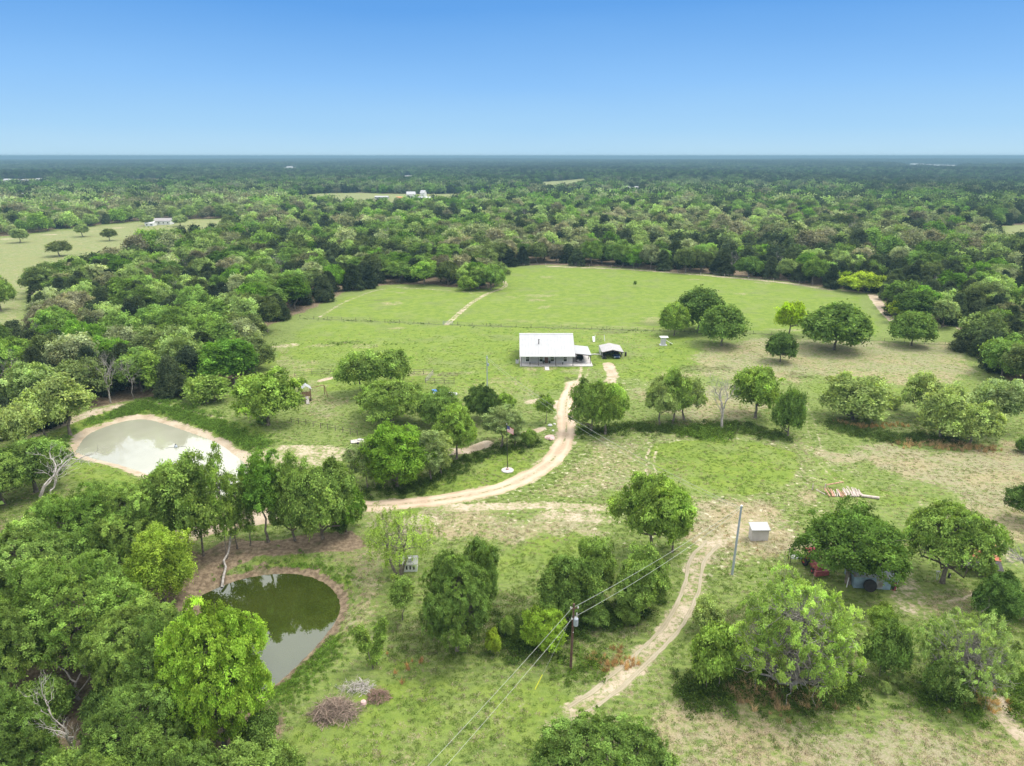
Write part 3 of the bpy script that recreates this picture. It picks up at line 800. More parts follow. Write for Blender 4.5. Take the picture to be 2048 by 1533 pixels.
# prototypes: kind -> (form, width, height, crown base, clumps, leaves, leaf size, options)
FORMS = {
    'grand':   dict(form='oak', W=14, H=13, hb=0.3, nc=165, n=150000, s=0.096, rt=0.36, sq=0.8, loose=0.4),
    'grand_sparse': dict(form='spread', W=16, H=12, hb=0.2, nc=190, n=60000, s=0.102, rt=0.36, sq=0.7, loose=0.85, twigs=3, share=0.95),
    'oak':     dict(form='oak', W=10, H=9, hb=1.9, nc=88, n=46000, s=0.128, rt=0.30, sq=0.72, loose=0.4),
    'full':    dict(form='oak', W=9, H=9, hb=0.0, nc=100, n=52000, s=0.120, rt=0.26, sq=0.8, loose=0.4),
    'spread':  dict(form='spread', W=12, H=8.5, hb=1.3, nc=100, n=48000, s=0.132, rt=0.36, sq=0.62, loose=0.4),
    'umbrella': dict(form='spread', W=12, H=8.5, hb=2.7, nc=90, n=42000, s=0.125, rt=0.34, sq=0.62, loose=0.4, share=0.8),
    'round':   dict(form='round', W=9, H=9, hb=0.5, nc=150, n=50000, s=0.135, rt=0.22, sq=0.9),
    'tall':    dict(form='oak', W=8, H=13, hb=2.4, nc=90, n=48000, s=0.122, rt=0.26, sq=0.85, loose=0.45),
    'slender': dict(form='column', W=4.5, H=12, hb=3.0, nc=40, n=12000, s=0.115, rt=0.15, sq=0.9, loose=0.6),
    'juniper': dict(form='cone', W=6, H=8, hb=0.2, nc=110, n=60000, s=0.085, rt=0.18, sq=0.75, loose=0.35),
    'sparse':  dict(form='spread', W=12, H=9.5, hb=0.2, nc=120, n=44000, s=0.112, rt=0.33, sq=0.7, loose=0.85, twigs=4, share=0.95),
    'willow':  dict(form='oak', W=11, H=10, hb=2.6, nc=60, n=20000, s=0.066, rt=0.22, sq=1.0, loose=0.95, twigs=2, share=0.95, stems=3, droop=0.9),
    'weeping': dict(form='oak', W=8, H=10, hb=0.6, nc=56, n=52000, s=0.085, rt=0.2, sq=1.2, loose=0.6, twigs=2, droop=1.4),
    'bush':    dict(form='bush', W=4.5, H=3.4, hb=0.0, nc=52, n=24000, s=0.088, rt=0.07, sq=0.8, stems=3, loose=0.4),
    'sapling': dict(form='oak', W=4, H=5.5, hb=1.4, nc=26, n=11000, s=0.088, rt=0.08, sq=0.8, loose=0.5),
    'vee':     dict(form='oak', W=4, H=6, hb=1.3, nc=20, n=12000, s=0.088, rt=0.09, sq=0.9, stems=2, loose=0.5),
}
PALE_TRUNK = {'sparse', 'grand_sparse'}
PROTO = {}
def proto(kind, var, lod):
    """crown and trunk meshes, cached; lod 0 near, 1 middle"""
    key = (kind, var, lod)
    if key in PROTO: return PROTO[key]
    q = FORMS[kind]; rg = np.random.default_rng(abs(hash_str(kind)) + 97 * var)
    C, r = clumps_for(q['form'], rg, q['W'], q['H'], q['hb'], q['nc'])
    if kind == 'vee':
        for i in range(len(C)):
            side = 1 if i % 2 else -1; f = rg.random()
            C[i] = (side * (0.35 + 1.45 * f) + rg.normal(0, 0.2), rg.normal(0, 0.35), 1.2 + 4.3 * f); r[i] = 0.62 - 0.25 * f
    if kind == 'willow':
        r *= 1.15
    n, s = (q['n'], q['s']) if lod == 0 else (int(q['n'] * 0.36), q['s'] * 1.6)
    V, F, tone, warm = leaves(rg, C, r, n, s, q['sq'], q.get('loose', 0.28), 0.35, q.get('droop', 0))
    cm = leaf_mesh('crown', V, F, tone, warm, M['leaf'])
    tv, tf = skeleton(rg, C, r, q['H'], q['hb'], q['rt'], q.get('stems', 1), q.get('share', 0.75), q.get('twigs', 1) if lod == 0 else min(1, q.get('twigs', 0)))
    tm_ = np_mesh('trunk', tv, tf, M['bark_grey'] if kind in PALE_TRUNK else M['bark'], True)
    PROTO[key] = (cm, tm_, q['W'], q['H'])
    return PROTO[key]
def hash_str(s_): return sum((i + 1) * ord(c) for i, c in enumerate(s_)) % 9973

NAMES = {'oak': ('oak_tree', 'oak tree'), 'spread': ('oak_tree', 'oak tree'), 'round': ('round_tree', 'tree'), 'tall': ('tall_tree', 'tree'), 'full': ('leafy_tree', 'tree'), 'grand': ('leafy_tree', 'tree'), 'grand_sparse': ('open_crown_oak', 'oak tree'), 'umbrella': ('oak_tree', 'oak tree'),
         'slender': ('slender_tree', 'tree'), 'juniper': ('juniper_tree', 'juniper tree'), 'sparse': ('open_crown_oak', 'oak tree'),
         'willow': ('willow_tree', 'willow tree'), 'weeping': ('willow_tree', 'willow tree'), 'bush': ('bush', 'bush'), 'sapling': ('sapling', 'young tree'),
         'vee': ('sapling', 'young tree'), 'dead': ('dead_tree', 'dead tree')}
def plant(kind, var, x, y, w, h, tint, label, group=None, rot=None, lean=(0, 0)):
    lod = 0 if math.hypot(x, y) < 150 else 1
    cm, tm_, W0, H0 = proto(kind, var, lod)
    nm, cat = NAMES[kind]
    o = thing(nm, label, cat, (x, y, H(x, y) - 0.05), 0.0, group)
    o.rotation_euler = (lean[1], lean[0], (x * 1.7 + y * 2.3) % 6.283 if rot is None else rot)
    o.scale = (w / W0, w / W0, h / H0)
    c = link('crown', cm, o); c.color = (*tint, 1)
    link('trunk', tm_, o)
    return o
DEAD = {}
def plant_dead(var, x, y, w, h, label, mat='bark_grey', group=None, lean=0.0, rt=0.2, levels=4):
    key = (var, mat, lean)
    if key not in DEAD:
        V, F = bare(np.random.default_rng(500 + var), 8, 6, rt, 5, levels + (1 if var in (0, 1, 2, 6) else 0), lean)
        DEAD[key] = np_mesh('bare_branches', V, F, M[mat], True)
    o = link('dead_tree', DEAD[key], None, (x, y, H(x, y) - 0.05))
    o.rotation_euler = (0, 0, (x * 3.1 + y) % 6.283 if not lean else 0)
    o.scale = (w / 6, w / 6, h / 8)
    return tag(o, label, 'dead tree', group)

DARK, DEEP, MID, FRESH, LIGHT, YEL, PALE, GREY, JUN, OLIVE = ((0.096, 0.161, 0.041), (0.142, 0.230, 0.054), (0.193, 0.292, 0.068), (0.213, 0.324, 0.065), (0.286, 0.373, 0.124), (0.297, 0.400, 0.049), (0.319, 0.356, 0.178), (0.230, 0.308, 0.124), (0.090, 0.114, 0.054), (0.146, 0.184, 0.063))
# every tree that stands clear in the photo: kind, variant, foot x, foot y, crown top y, crown width (photo pixels), tint, label
TREES = [
 # field behind the house
 ('round', 0, 1348, 672, 606, 54, FRESH, 'mid green round tree at the left end of the field group behind the carport'),
 ('round', 1, 1397, 662, 575, 92, DARK, 'tallest dark round tree of the field group, behind two others'),
 ('round', 2, 1443, 692, 609, 86, DEEP, 'dark ball-shaped tree on a thin trunk at the front of the field group'),
 ('oak', 2, 1578, 672, 602, 62, (0.300, 0.435, 0.027), 'bright yellow-green tree standing beside the field fence'),
 ('round', 0, 1668, 700, 607, 122, DEEP, 'widest dark round tree casting a broad shadow in the open field'),
 ('round', 1, 1560, 724, 664, 56, DARK, 'small dark egg-shaped tree in front of the yellow-green tree'),
 ('round', 2, 1822, 692, 623, 80, DEEP, 'round green tree at the right end of the field fence'),
 ('oak', 1, 1883, 655, 596, 58, GREY, 'grey-green tree in front of the dark junipers by the dirt road'),
 ('spread', 0, 1726, 584, 542, 82, YEL, 'bright lime flat-topped tree beside the deer feeder at the field edge'),
 ('spread', 1, 1690, 572, 539, 56, (0.225, 0.345, 0.030), 'smaller lime tree left of the flat-topped one at the field edge'),
 ('bush', 0, 1806, 636, 598, 66, YEL, 'lime green thicket at the bend of the bare dirt path'),
 ('juniper', 0, 1948, 703, 636, 78, JUN, 'dark broad juniper beside the dirt road on the right'),
 ('juniper', 1, 1985, 690, 640, 56, JUN, 'second dark juniper behind the broad one by the dirt road'),
 ('bush', 1, 1963, 708, 678, 28, GREY, 'small grey-green bush at the foot of the roadside juniper'),
 ('oak', 0, 1988, 740, 688, 60, FRESH, 'bright leafy tree at the right wood edge'),
 ('oak', 1, 2030, 768, 700, 76, MID, 'mid green oak cut by the right picture edge, below the wood'),
 # oak row
 ('full', 0, 1182, 866, 744, 84, MID, 'leafy oak right of the driveway, foliage down to the ground'),
 ('oak', 0, 1210, 868, 757, 92, FRESH, 'oak with a bare visible trunk just right of the driveway'),
 ('oak', 1, 1320, 852, 752, 72, LIGHT, 'left oak of the three close together in the row'),
 ('oak', 2, 1345, 848, 736, 74, MID, 'tallest middle oak of the three close together in the row'),
 ('oak', 0, 1368, 840, 748, 78, LIGHT, 'right oak of the three, next to the bare grey tree'),
 ('oak', 3, 1510, 836, 726, 104, FRESH, 'spreading oak with forked limbs between bare tree and dark column'),
 ('full', 1, 1575, 872, 768, 62, DEEP, 'dark green column-shaped tree beside the two-rut path'),
 ('full', 0, 1707, 840, 737, 126, LIGHT, 'wide rounded oak standing alone in the brush right of the path'),
 ('oak', 2, 1838, 834, 744, 84, LIGHT, 'pale oak at the back left of the right-hand oak clump'),
 ('full', 3, 1880, 880, 766, 100, LIGHT, 'full pale oak in the middle of the right-hand clump'),
 ('spread', 1, 1940, 889, 800, 100, LIGHT, 'low spreading oak at the front right of the clump, dark trunk'),
 ('oak', 1, 1985, 858, 752, 104, GREY, 'grey-green oak behind the clump at the right'),
 ('bush', 2, 1788, 818, 792, 30, LIGHT, 'small round bush between the lone oak and the clump'),
 ('oak', 0, 2050, 1045, 962, 90, DARK, 'dark oak cut by the right picture edge above the red roof'),
 ('bush', 0, 2048, 905, 875, 36, DEEP, 'dark bush at the right picture edge in tan grass'),
 # middle group
 ('oak', 1, 722, 792, 697, 96, MID, 'oak shading the lawn right of the play tower'),
 ('oak', 3, 783, 775, 694, 96, MID, 'oak with open top behind the other lawn oaks'),
 ('spread', 0, 783, 846, 754, 152, MID, 'broadest lawn oak in front, trunk showing below its canopy'),
 ('full', 2, 795, 974, 838, 136, (0.165, 0.290, 0.040), 'vivid green leafy tree above the driveway bend'),
 ('slender', 0, 735, 976, 884, 40, GREY, 'grey-green thin tree left of the vivid green one'),
 ('slender', 1, 752, 976, 893, 36, GREY, 'thin-stemmed tree tucked against the vivid green tree'),
 ('slender', 2, 712, 960, 892, 42, GREY, 'pale thin tree leaning out over the sandy pond bank'),
 ('slender', 0, 862, 962, 862, 58, GREY, 'grey-green slender tree right of the vivid green one'),
 ('slender', 1, 884, 950, 868, 46, LIGHT, 'light slender tree at the head of the earth path'),
 ('oak', 2, 914, 919, 808, 96, FRESH, 'green tree with a dark straight trunk by the earth path'),
 ('spread', 1, 876, 852, 776, 104, DEEP, 'dark oak hiding the blue-topped table'),
 ('full', 0, 966, 842, 760, 72, DARK, 'dark dense tree in front of the grey meter pole'),
 ('oak', 0, 1010, 836, 782, 46, FRESH, 'small bright tree right of the dark dense one'),
 ('tall', 1, 1003, 894, 806, 74, GREY, 'grey-green multi-stem tree behind the flag'),
 ('slender', 2, 1028, 893, 822, 40, GREY, 'slim grey-green tree right behind the flag'),
 ('bush', 1, 1058, 893, 858, 34, MID, 'low bush right of the flagpole trees'),
 ('sapling', 0, 1091, 848, 784, 46, FRESH, 'young tree with a thin trunk left of the driveway'),
 ('spread', 1, 537, 853, 738, 138, FRESH, 'spreading oak above the pale pond with a stout trunk'),
 ('bush', 2, 525, 852, 834, 26, DEEP, 'dark bush at the foot of the pond-side oak'),
 ('sapling', 1, 605, 785, 752, 24, FRESH, 'small sapling behind the play tower'),
 # foreground centre
 ('willow', 0, 800, 1150, 1008, 178, (0.255, 0.375, 0.068), 'feathery pale willow with dark limbs beside the small pond'),
 ('grand', 0, 915, 1302, 1085, 158, DEEP, 'big dark leafy oak left of centre foreground'),
 ('full', 1, 958, 1225, 1063, 92, DEEP, 'upright dark oak top leaning out behind the big dark oak'),
 ('full', 1, 1132, 1246, 1098, 124, DEEP, 'dark bushy oak right behind the brown utility pole'),
 ('full', 2, 1186, 1196, 1062, 92, MID, 'oak standing behind the bushy oak near the pole'),
 ('full', 2, 1278, 1226, 1082, 108, MID, 'soft green tree crossed by the overhead wires'),
 ('oak', 3, 1304, 1112, 937, 148, FRESH, 'tall many-lobed oak in the middle of the lawn'),
 ('oak', 2, 1345, 1105, 985, 80, MID, 'right-hand shoulder of the many-lobed lawn oak'),
 ('full', 0, 1088, 1302, 1204, 92, (0.232, 0.360, 0.045), 'light green small tree left of the brown utility pole'),
 ('bush', 0, 986, 1308, 1258, 34, YEL, 'yellow-green bush between the big dark oak and the light tree'),
 ('bush', 1, 1015, 1272, 1232, 34, MID, 'small bush tucked behind the yellow-green one'),
 ('bush', 2, 1190, 1252, 1212, 60, DEEP, 'low dark bush right of the pole transformer'),
 ('bush', 0, 1255, 1240, 1204, 56, MID, 'low green bush at the foot of the soft green tree'),
 ('sapling', 2, 805, 1240, 1150, 66, MID, 'thin-trunked green tree in front of the willow'),
 ('vee', 0, 750, 1334, 1232, 66, FRESH, 'vee-shaped sapling near the brush pile'),
 ('grand', 1, 1185, 1650, 1425, 290, DEEP, 'large dark oak cut by the bottom of the picture'),
 ('bush', 2, 1310, 1560, 1490, 90, MID, 'green bush at the bottom edge right of the large dark oak'),
 # foreground right
 ('grand_sparse', 0, 1580, 1385, 1126, 246, (0.270, 0.395, 0.095), 'huge pale open oak with grey limbs beside the track'),
 ('bush', 1, 1413, 1262, 1190, 70, LIGHT, 'upper light bush at the left foot of the pale oak'),
 ('bush', 2, 1420, 1376, 1246, 104, FRESH, 'lower leafy bush at the left foot of the pale oak'),
 ('bush', 0, 1770, 1352, 1240, 86, DEEP, 'dark leafy bush right of the huge pale oak'),
 ('sapling', 0, 1757, 1290, 1200, 62, FRESH, 'young tree behind the dark leafy bush'),
 ('grand_sparse', 1, 1922, 1395, 1204, 176, (0.265, 0.375, 0.115), 'thin-leaved oak with pale twisted limbs at lower right'),
 ('bush', 1, 1886, 1405, 1318, 86, DEEP, 'dark thicket at the left foot of the thin-leaved oak'),
 ('bush', 2, 1768, 1388, 1362, 24, LIGHT, 'left one of two tiny bushes below the dark leafy bush'),
 ('bush', 0, 1792, 1368, 1342, 30, LIGHT, 'right one of two tiny bushes below the dark leafy bush'),
 ('umbrella', 0, 1697, 1166, 1020, 234, (0.102, 0.183, 0.036), 'broad dark oak sheltering the tin shed'),
 ('umbrella', 1, 1884, 1166, 1002, 182, MID, 'broad green oak left of the rusty red roof'),
 ('full', 0, 1988, 1240, 1136, 98, (0.105, 0.188, 0.045), 'bushy tree in front of the rusty red roof'),
 ('bush', 2, 2052, 1240, 1180, 50, DEEP, 'dark bush at the right picture edge by the grey trunk'),
 # left foreground wood
 ('oak', 0, 72, 985, 870, 152, DEEP, 'dark oak at the left end of the dam of the pale pond'),
 ('oak', 2, 8, 1010, 905, 120, MID, 'mid green oak at the left picture edge beside the bleached tree'),
 ('grand', 2, 170, 1165, 972, 190, (0.173, 0.285, 0.060), 'fresh green tree at the back of the left foreground wood'),
 ('grand', 1, 275, 1140, 944, 180, MID, 'mid green tree between dam and weeping tree'),
 ('grand', 0, 60, 1235, 1030, 230, (0.210, 0.323, 0.083), 'light green domed tree at the left picture edge'),
 ('oak', 3, 372, 1112, 906, 158, MID, 'full crowned tree on the dam hiding part of the pale pond'),
 ('weeping', 0, 330, 1206, 1032, 150, (0.247, 0.360, 0.053), 'yellow-green weeping tree by the small pond'),
 ('grand', 2, 182, 1335, 1108, 250, (0.188, 0.300, 0.063), 'large bright dome in the middle of the left wood'),
 ('grand', 1, 10, 1390, 1160, 200, MID, 'mid green tree at the left edge below the light dome'),
 ('grand', 0, 292, 1385, 1182, 205, MID, 'grey-limbed green tree just left of the bright one'),
 ('grand', 2, 372, 1440, 1228, 170, DEEP, 'darker tree behind the bright yellow-green tree'),
 ('grand', 0, 448, 1495, 1178, 225, (0.240, 0.385, 0.050), 'bright yellow-green tree overhanging the small pond'),
 ('grand', 1, 300, 1560, 1345, 210, DEEP, 'dark tree right of the bleached snag'),
 ('grand', 2, 15, 1575, 1365, 190, DEEP, 'dark tree in the bottom left corner'),
 ('tall', 0, 505, 1640, 1478, 150, MID, 'green tree at the bottom edge below the bright one'),
 ('grand', 0, 385, 1700, 1455, 200, DEEP, 'dark crown at the bottom edge left of the small green one'),
 ('grand', 0, 215, 1720, 1500, 180, MID, 'crown at the bottom edge under the bleached snag'),
 ('slender', 0, 408, 1112, 908, 70, MID, 'straight thin tree at the left end of the dam row'),
 ('slender', 1, 455, 1118, 898, 46, FRESH, 'tall wispy tree with a gap of pond on each side'),
 ('slender', 2, 500, 1092, 958, 40, FRESH, 'short wispy tree in the dam row'),
 ('slender', 0, 475, 1098, 950, 50, FRESH, 'wispy tree over the leaning log'),
 ('tall', 1, 537, 1084, 886, 92, (0.143, 0.270, 0.045), 'tallest narrow tree of the dam row'),
 ('full', 2, 590, 1082, 903, 94, MID, 'dense tree right of the tallest dam tree'),
 ('full', 0, 646, 1078, 898, 136, MID, 'full crowned tree near the right end of the dam row'),
 ('full', 1, 693, 1064, 948, 76, (0.143, 0.270, 0.038), 'brighter tree at the right end of the dam row'),
 ('bush', 1, 682, 1068, 1032, 36, DARK, 'dark bush at the right end of the dam row'),
 ('grand', 1, 232, 1085, 952, 150, MID, 'full tree on the slope below the pale pond'),
 ('full', 2, 128, 1090, 985, 120, FRESH, 'light tree between the bleached bare tree and the weeping one'),
 ('full', 1, 325, 1062, 935, 120, MID, 'tree hiding the near shore of the pale pond'),
 ('bush', 0, 95, 1440, 1360, 120, DEEP, 'thick undergrowth behind the bleached snag'),
 ('bush', 1, 225, 1460, 1375, 120, DARK, 'dark undergrowth right of the bleached snag'),
 ('bush', 2, 55, 1545, 1450, 130, DEEP, 'undergrowth at the bottom left of the bleached snag'),
 ('bush', 0, 245, 1545, 1455, 130, DARK, 'dark thicket below the grey fallen limbs'),
 ('bush', 1, 520, 1500, 1425, 90, DEEP, 'low thicket at the foot of the bright yellow-green tree'),
 ('bush', 2, 560, 1560, 1480, 90, MID, 'leafy bush at the bottom edge right of the wood'),
 ('bush', 1, 140, 1590, 1500, 120, MID, 'pale undergrowth at the bottom edge under the snag'),
 # pale pond edge and meadow
 ('tall', 2, 140, 872, 742, 110, LIGHT, 'pale green tree in front of the wood beside the pale pond'),
 ('oak', 0, 95, 885, 765, 90, LIGHT, 'second pale green tree of the pond edge, lower and left'),
 ('oak', 3, 40, 912, 800, 96, LIGHT, 'pale tree nearest the left edge above the dam'),
 ('slender', 1, 312, 796, 710, 46, FRESH, 'green slender tree with two pale stems at the wood edge'),
 ('slender', 2, 362, 786, 730, 40, FRESH, 'small fresh tree right of the two-stemmed one'),
 ('bush', 2, 418, 806, 752, 84, MID, 'wide bush at the corner of the wood above the pond'),
 ('sapling', 2, 384, 802, 756, 30, FRESH, 'sapling left of the wide corner bush'),
 ('oak', 1, 466, 770, 672, 112, (0.090, 0.188, 0.030), 'deep green rounded tree at the wood corner facing the lawn'),
 ('oak', 0, 120, 513, 480, 48, OLIVE, 'lone dark oak in the far left meadow'),
 ('oak', 1, 40, 486, 456, 36, GREY, 'meadow tree near the left edge in front of the far wood'),
 ('oak', 2, 166, 474, 447, 32, GREY, 'small meadow tree left of the far white house'),
 ('oak', 3, 220, 482, 456, 30, OLIVE, 'dark small tree in the meadow nearest the wood'),
 ('spread', 1, 2, 622, 552, 62, MID, 'oak cut by the left picture edge in the meadow'),
 ('oak', 0, 295, 452, 430, 26, GREY, 'tree at the left end of the far white house'),
 ('oak', 1, 362, 453, 430, 32, GREY, 'tree at the right end of the far white house'),
 ('bush', 0, 935, 582, 552, 40, FRESH, 'bright bush at the tip of the wood by the field path'),
 ('oak', 3, 955, 578, 526, 58, MID, 'tree at the tip of the wood by the field path'),
 ('sapling', 1, 1270, 575, 560, 8, MID, 'seedling alone in the far field'),
]
def build_trees():
    for kind, var, bx, by, ty, wp, tint, label in TREES:
        x, y = P(bx, by)
        z0 = H(x, y)
        if z0 < -0.2: x, y = P(bx, by, z0)
        dp = depth(x, y)
        w = wp * dp / FPX
        h = max(1.0, (ztop(y + 0.10 * w, ty) - z0)) * 1.0
        plant(kind, var, x, y, w * 1.04, h, tint, label)
    for var, bx, by, ty, wp, label, mat, lean, rt in [
        (0, 1440, 860, 746, 80, 'bare grey tree in the oak row', 'bark_grey', 0, 0.24),
        (1, 222, 808, 698, 72, 'bare grey tree against the dark wood by the pale pond', 'bark_grey', 0, 0.2),
        (2, 270, 800, 712, 54, 'slim pinkish bare tree beside the two-stemmed green one', 'bark_grey', 0, 0.10),
        (3, 104, 1036, 902, 150, 'spreading bleached bare tree in front of the dark dam oak', 'bark_white', 0, 0.15),
        (4, 148, 1530, 1358, 130, 'bleached broken snag in the left foreground wood', 'bark_white', 0, 0.2),
        (5, 160, 1400, 1300, 170, 'grey fallen bare limbs above the bleached snag', 'bark_grey', 0, 0.13),
        (6, 2046, 1202, 1050, 105, 'half bare grey oak at the right picture edge by the red roof', 'bark_grey', 0, 0.30)]:
        x, y = P(bx, by); dp = depth(x, y)
        plant_dead(var, x, y, wp * dp / FPX, ztop(y, ty), label, mat, None, lean, rt)
build_trees()

# ------------------------------------------------------------------ woods: near trees one by one, the rest as one woodland
def wood_points(rmin, rmax, step, seed, half=0.95):
    rg = np.random.default_rng(seed)
    nx_ = int(2 * half * rmax / step) + 2; ny_ = int(rmax / step) + 2
    ii, jj = np.meshgrid(np.arange(nx_), np.arange(ny_))
    x = (ii.ravel() - nx_ / 2) * step + (jj.ravel() % 2) * step * 0.5; y = jj.ravel() * step
    x = x + rg.uniform(-0.36, 0.36, x.shape) * step; y = y + rg.uniform(-0.36, 0.36, y.shape) * step
    d = np.hypot(x, y)
    m = (d >= rmin) & (d < rmax) & (np.abs(x) < half * y + 60) & (y > 40)
    x, y = x[m], y[m]
    m = forest_mask(x, y)
    return x[m], y[m], rg
PAL = np.array([MID, DEEP, FRESH, LIGHT, PALE, GREY, JUN, OLIVE, (0.165, 0.165, 0.085), (0.15, 0.13, 0.10)])
def species(x, y, rg):
    """0 green oak, 1 juniper, 2 pale oak, 3 bare; plus a tint"""
    n = len(x)
    zone = vnoise(x, y, 260, 21) * 0.6 + vnoise(x, y, 80, 22) * 0.4
    u = rg.random(n)
    # woods right of the field and behind it hold more junipers and pale oaks
    right = sstep(60, 180, x) * sstep(480, 300, y)
    pj = 0.10 + 0.34 * sstep(0.40, 0.62, vnoise(x, y, 90, 23)) + 0.40 * right + 0.14 * sstep(380, 480, y) * sstep(-150, 60, x)
    pp = np.where(y > 400, 0.28 + 0.50 * sstep(0.40, 0.58, zone), 0.24)
    sp = np.where(u < pj, 1, np.where(u < pj + (1 - pj) * pp, 2, 0))
    sp = np.where(rg.random(n) < 0.035, 3, sp)
    tint = np.zeros((n, 3))
    a = rg.random(n)
    g = np.array([DEEP, MID, FRESH, MID, LIGHT, (0.135, 0.247, 0.033), OLIVE])[rg.integers(0, 7, n)]
    p = np.array([LIGHT, PALE, LIGHT, (0.247, 0.258, 0.135), (0.262, 0.247, 0.150), PALE])[rg.integers(0, 6, n)]
    j = np.array([JUN, (0.078, 0.105, 0.045), (0.060, 0.083, 0.045)])[rg.integers(0, 3, n)]
    for k, v in ((0, g), (1, j), (2, p)): tint[sp == k] = v[sp == k]
    tint[sp == 1] *= (1 - 0.25 * sstep(300, 600, y))[sp == 1][:, None]
    tint[sp == 3] = (0.20, 0.18, 0.155)
    tint *= (0.52 + 0.60 * a)[:, None] * np.array([0.93, 1.0, 1.05])
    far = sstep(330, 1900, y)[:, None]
    tint = tint * (1 - 0.68 * far) * (1 + far * (np.array([0.84, 1.0, 1.15]) - 1))  # distance haze put into the leaf colour: far trees darker and bluer
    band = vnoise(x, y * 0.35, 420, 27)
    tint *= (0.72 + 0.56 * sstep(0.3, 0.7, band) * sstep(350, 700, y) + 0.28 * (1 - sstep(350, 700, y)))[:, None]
    return sp, tint

x, y, rg = wood_points(100, 420, 8.9, 5)
d = np.hypot(x, y)
sp, tint = species(x, y, rg)
ux, uy = pix(x, y)
dp = depth(x, y)
seen = (ux > -35) & (ux < 2083)
rank = np.argsort(d + np.where(seen, 0, 1e5))
counts = {0: 0, 1: 0, 2: 0, 3: 0}; LIMIT = {0: 215, 1: 225, 2: 120, 3: 24}
chosen = np.zeros(len(x), bool)
zoneof = lambda px, py: (('in the wood right of the field', 'wood right of the field') if px > 1600 else
                         ('in the wood behind the far field edge', 'wood behind the far field') if px > 640 else
                         ('in the wood between pale pond and meadow', 'wood between pond and meadow'))
for i in rank:
    s_ = sp[i]
    if not seen[i] or counts[s_] >= LIMIT[s_]: continue
    counts[s_] += 1; chosen[i] = True
    where, grp = zoneof(ux[i], uy[i])
    hh = 9.8 + 3.6 * rg.random()
    if s_ == 0:
        k = ('oak', 'tall', 'oak', 'spread')[rg.integers(4)]
        o = plant(k, int(rg.integers(3)) if k != 'spread' else int(rg.integers(2)), x[i], y[i], 10.6 + 4.6 * rg.random(), hh * (0.85 if k == 'spread' else 1), tuple(tint[i]),
                  'leafy green oak standing ' + where, 'green oaks of the ' + grp)
        o.name = 'oak_tree'; o['category'] = 'oak tree'
    elif s_ == 1:
        plant('juniper', int(rg.integers(3)), x[i], y[i], 6.8 + 3.0 * rg.random(), hh * 0.88, tuple(tint[i]), 'dark dense juniper standing ' + where, 'junipers of the ' + grp)
    elif s_ == 2:
        o = plant('oak', int(rg.integers(4)), x[i], y[i], 10.2 + 4.0 * rg.random(), hh, tuple(tint[i]), 'pale grey-green oak standing ' + where, 'pale oaks of the ' + grp)
        o.name = 'pale_oak'
    else:
        plant_dead(int(rg.integers(3)), x[i], y[i], 6.0, hh * 0.95, 'leafless grey tree standing ' + where, 'bark_grey', 'bare trees of the ' + grp, 0, 0.16)
print('near wood trees', counts, 'of', len(x))

# sources for the woodland: three sizes of detail
def source(name, form, seed, W_, H_, hb, nc, n, s, sq=0.8, loose=0.3, stick=True):
    rg_ = np.random.default_rng(seed)
    C, r = clumps_for(form, rg_, W_, H_, hb, nc)
    V, F, tone, warm = leaves(rg_, C, r, n, s, sq, loose, per=10)
    me = leaf_mesh(name, V, F, tone, warm, M['leaf_far'])
    if stick:
        tv, tf = tube_np(np.array([[0, 0, -0.5], [0.1, 0, H_ * 0.3], [0, 0.1, H_ * 0.7]]), np.array([0.25, 0.2, 0.1]), 4)
        me.materials.append(M['bark'])
        n0 = len(V); V2 = np.vstack([V, tv]); F2 = np.vstack([F, tf + n0])
        me = np_mesh(name, V2, F2); me.materials.append(M['leaf_far']); me.materials.append(M['bark'])
        me.polygons.foreach_set('material_index', np.concatenate([np.zeros(len(F), np.int32), np.ones(len(tf), np.int32)]))
        for nm, val in (('tone', tone), ('warm', warm)):
            a = me.attributes.new(nm, 'FLOAT', 'POINT'); a.data.foreach_set('value', np.concatenate([val, np.ones(len(tv))]).astype(np.float32))
    return me
SRC = bpy.data.collections.new('woodland_sources')      # never linked to the scene: only instanced
def add_src(name, me): SRC.objects.link(bpy.data.objects.new(name, me))
forms = ['oak', 'oak', 'spread', 'cone', 'cone', 'oak']
for i, f in enumerate(forms):                           # 0-5 full, 6-11 middle, 12-17 far
    Wd, Hd = (9.5, 10) if f != 'cone' else (6.2, 8.6)
    add_src('a%02d' % i, source('woodland_tree', f, 40 + i, Wd, Hd, 1.5 if f != 'cone' else 0.2, 46, 5200, 0.36))
for i, f in enumerate(forms):
    Wd, Hd = (9.5, 10) if f != 'cone' else (6.2, 8.6)
    add_src('b%02d' % i, source('woodland_tree', f, 60 + i, Wd, Hd, 1.2 if f != 'cone' else 0.2, 24, 800, 0.80, 0.8, 0.2))
for i in range(4):                                      # a stand of trees as one source for the far distance
    rg_ = np.random.default_rng(90 + i)
    C = np.column_stack([rg_.uniform(-14, 14, 34), rg_.uniform(-14, 14, 34), rg_.uniform(3.5, 8.0, 34)]); r = rg_.uniform(2.6, 4.6, 34)
    V, F, tone, warm = leaves(rg_, C, r, 620, 1.8, 0.85, 0.15, per=8)
    tone = np.clip(1 + (tone - 1) * 1.5, 0.3, 2)
    add_src('c%02d' % i, leaf_mesh('woodland_stand', V, F, tone, warm, M['leaf_far']))
rv, rf = bare(np.random.default_rng(77), 9, 6.5, 0.16, 4, 3)
bm_ = np_mesh('woodland_bare_tree', rv, rf, M['bark_grey']); add_src('d00', bm_)

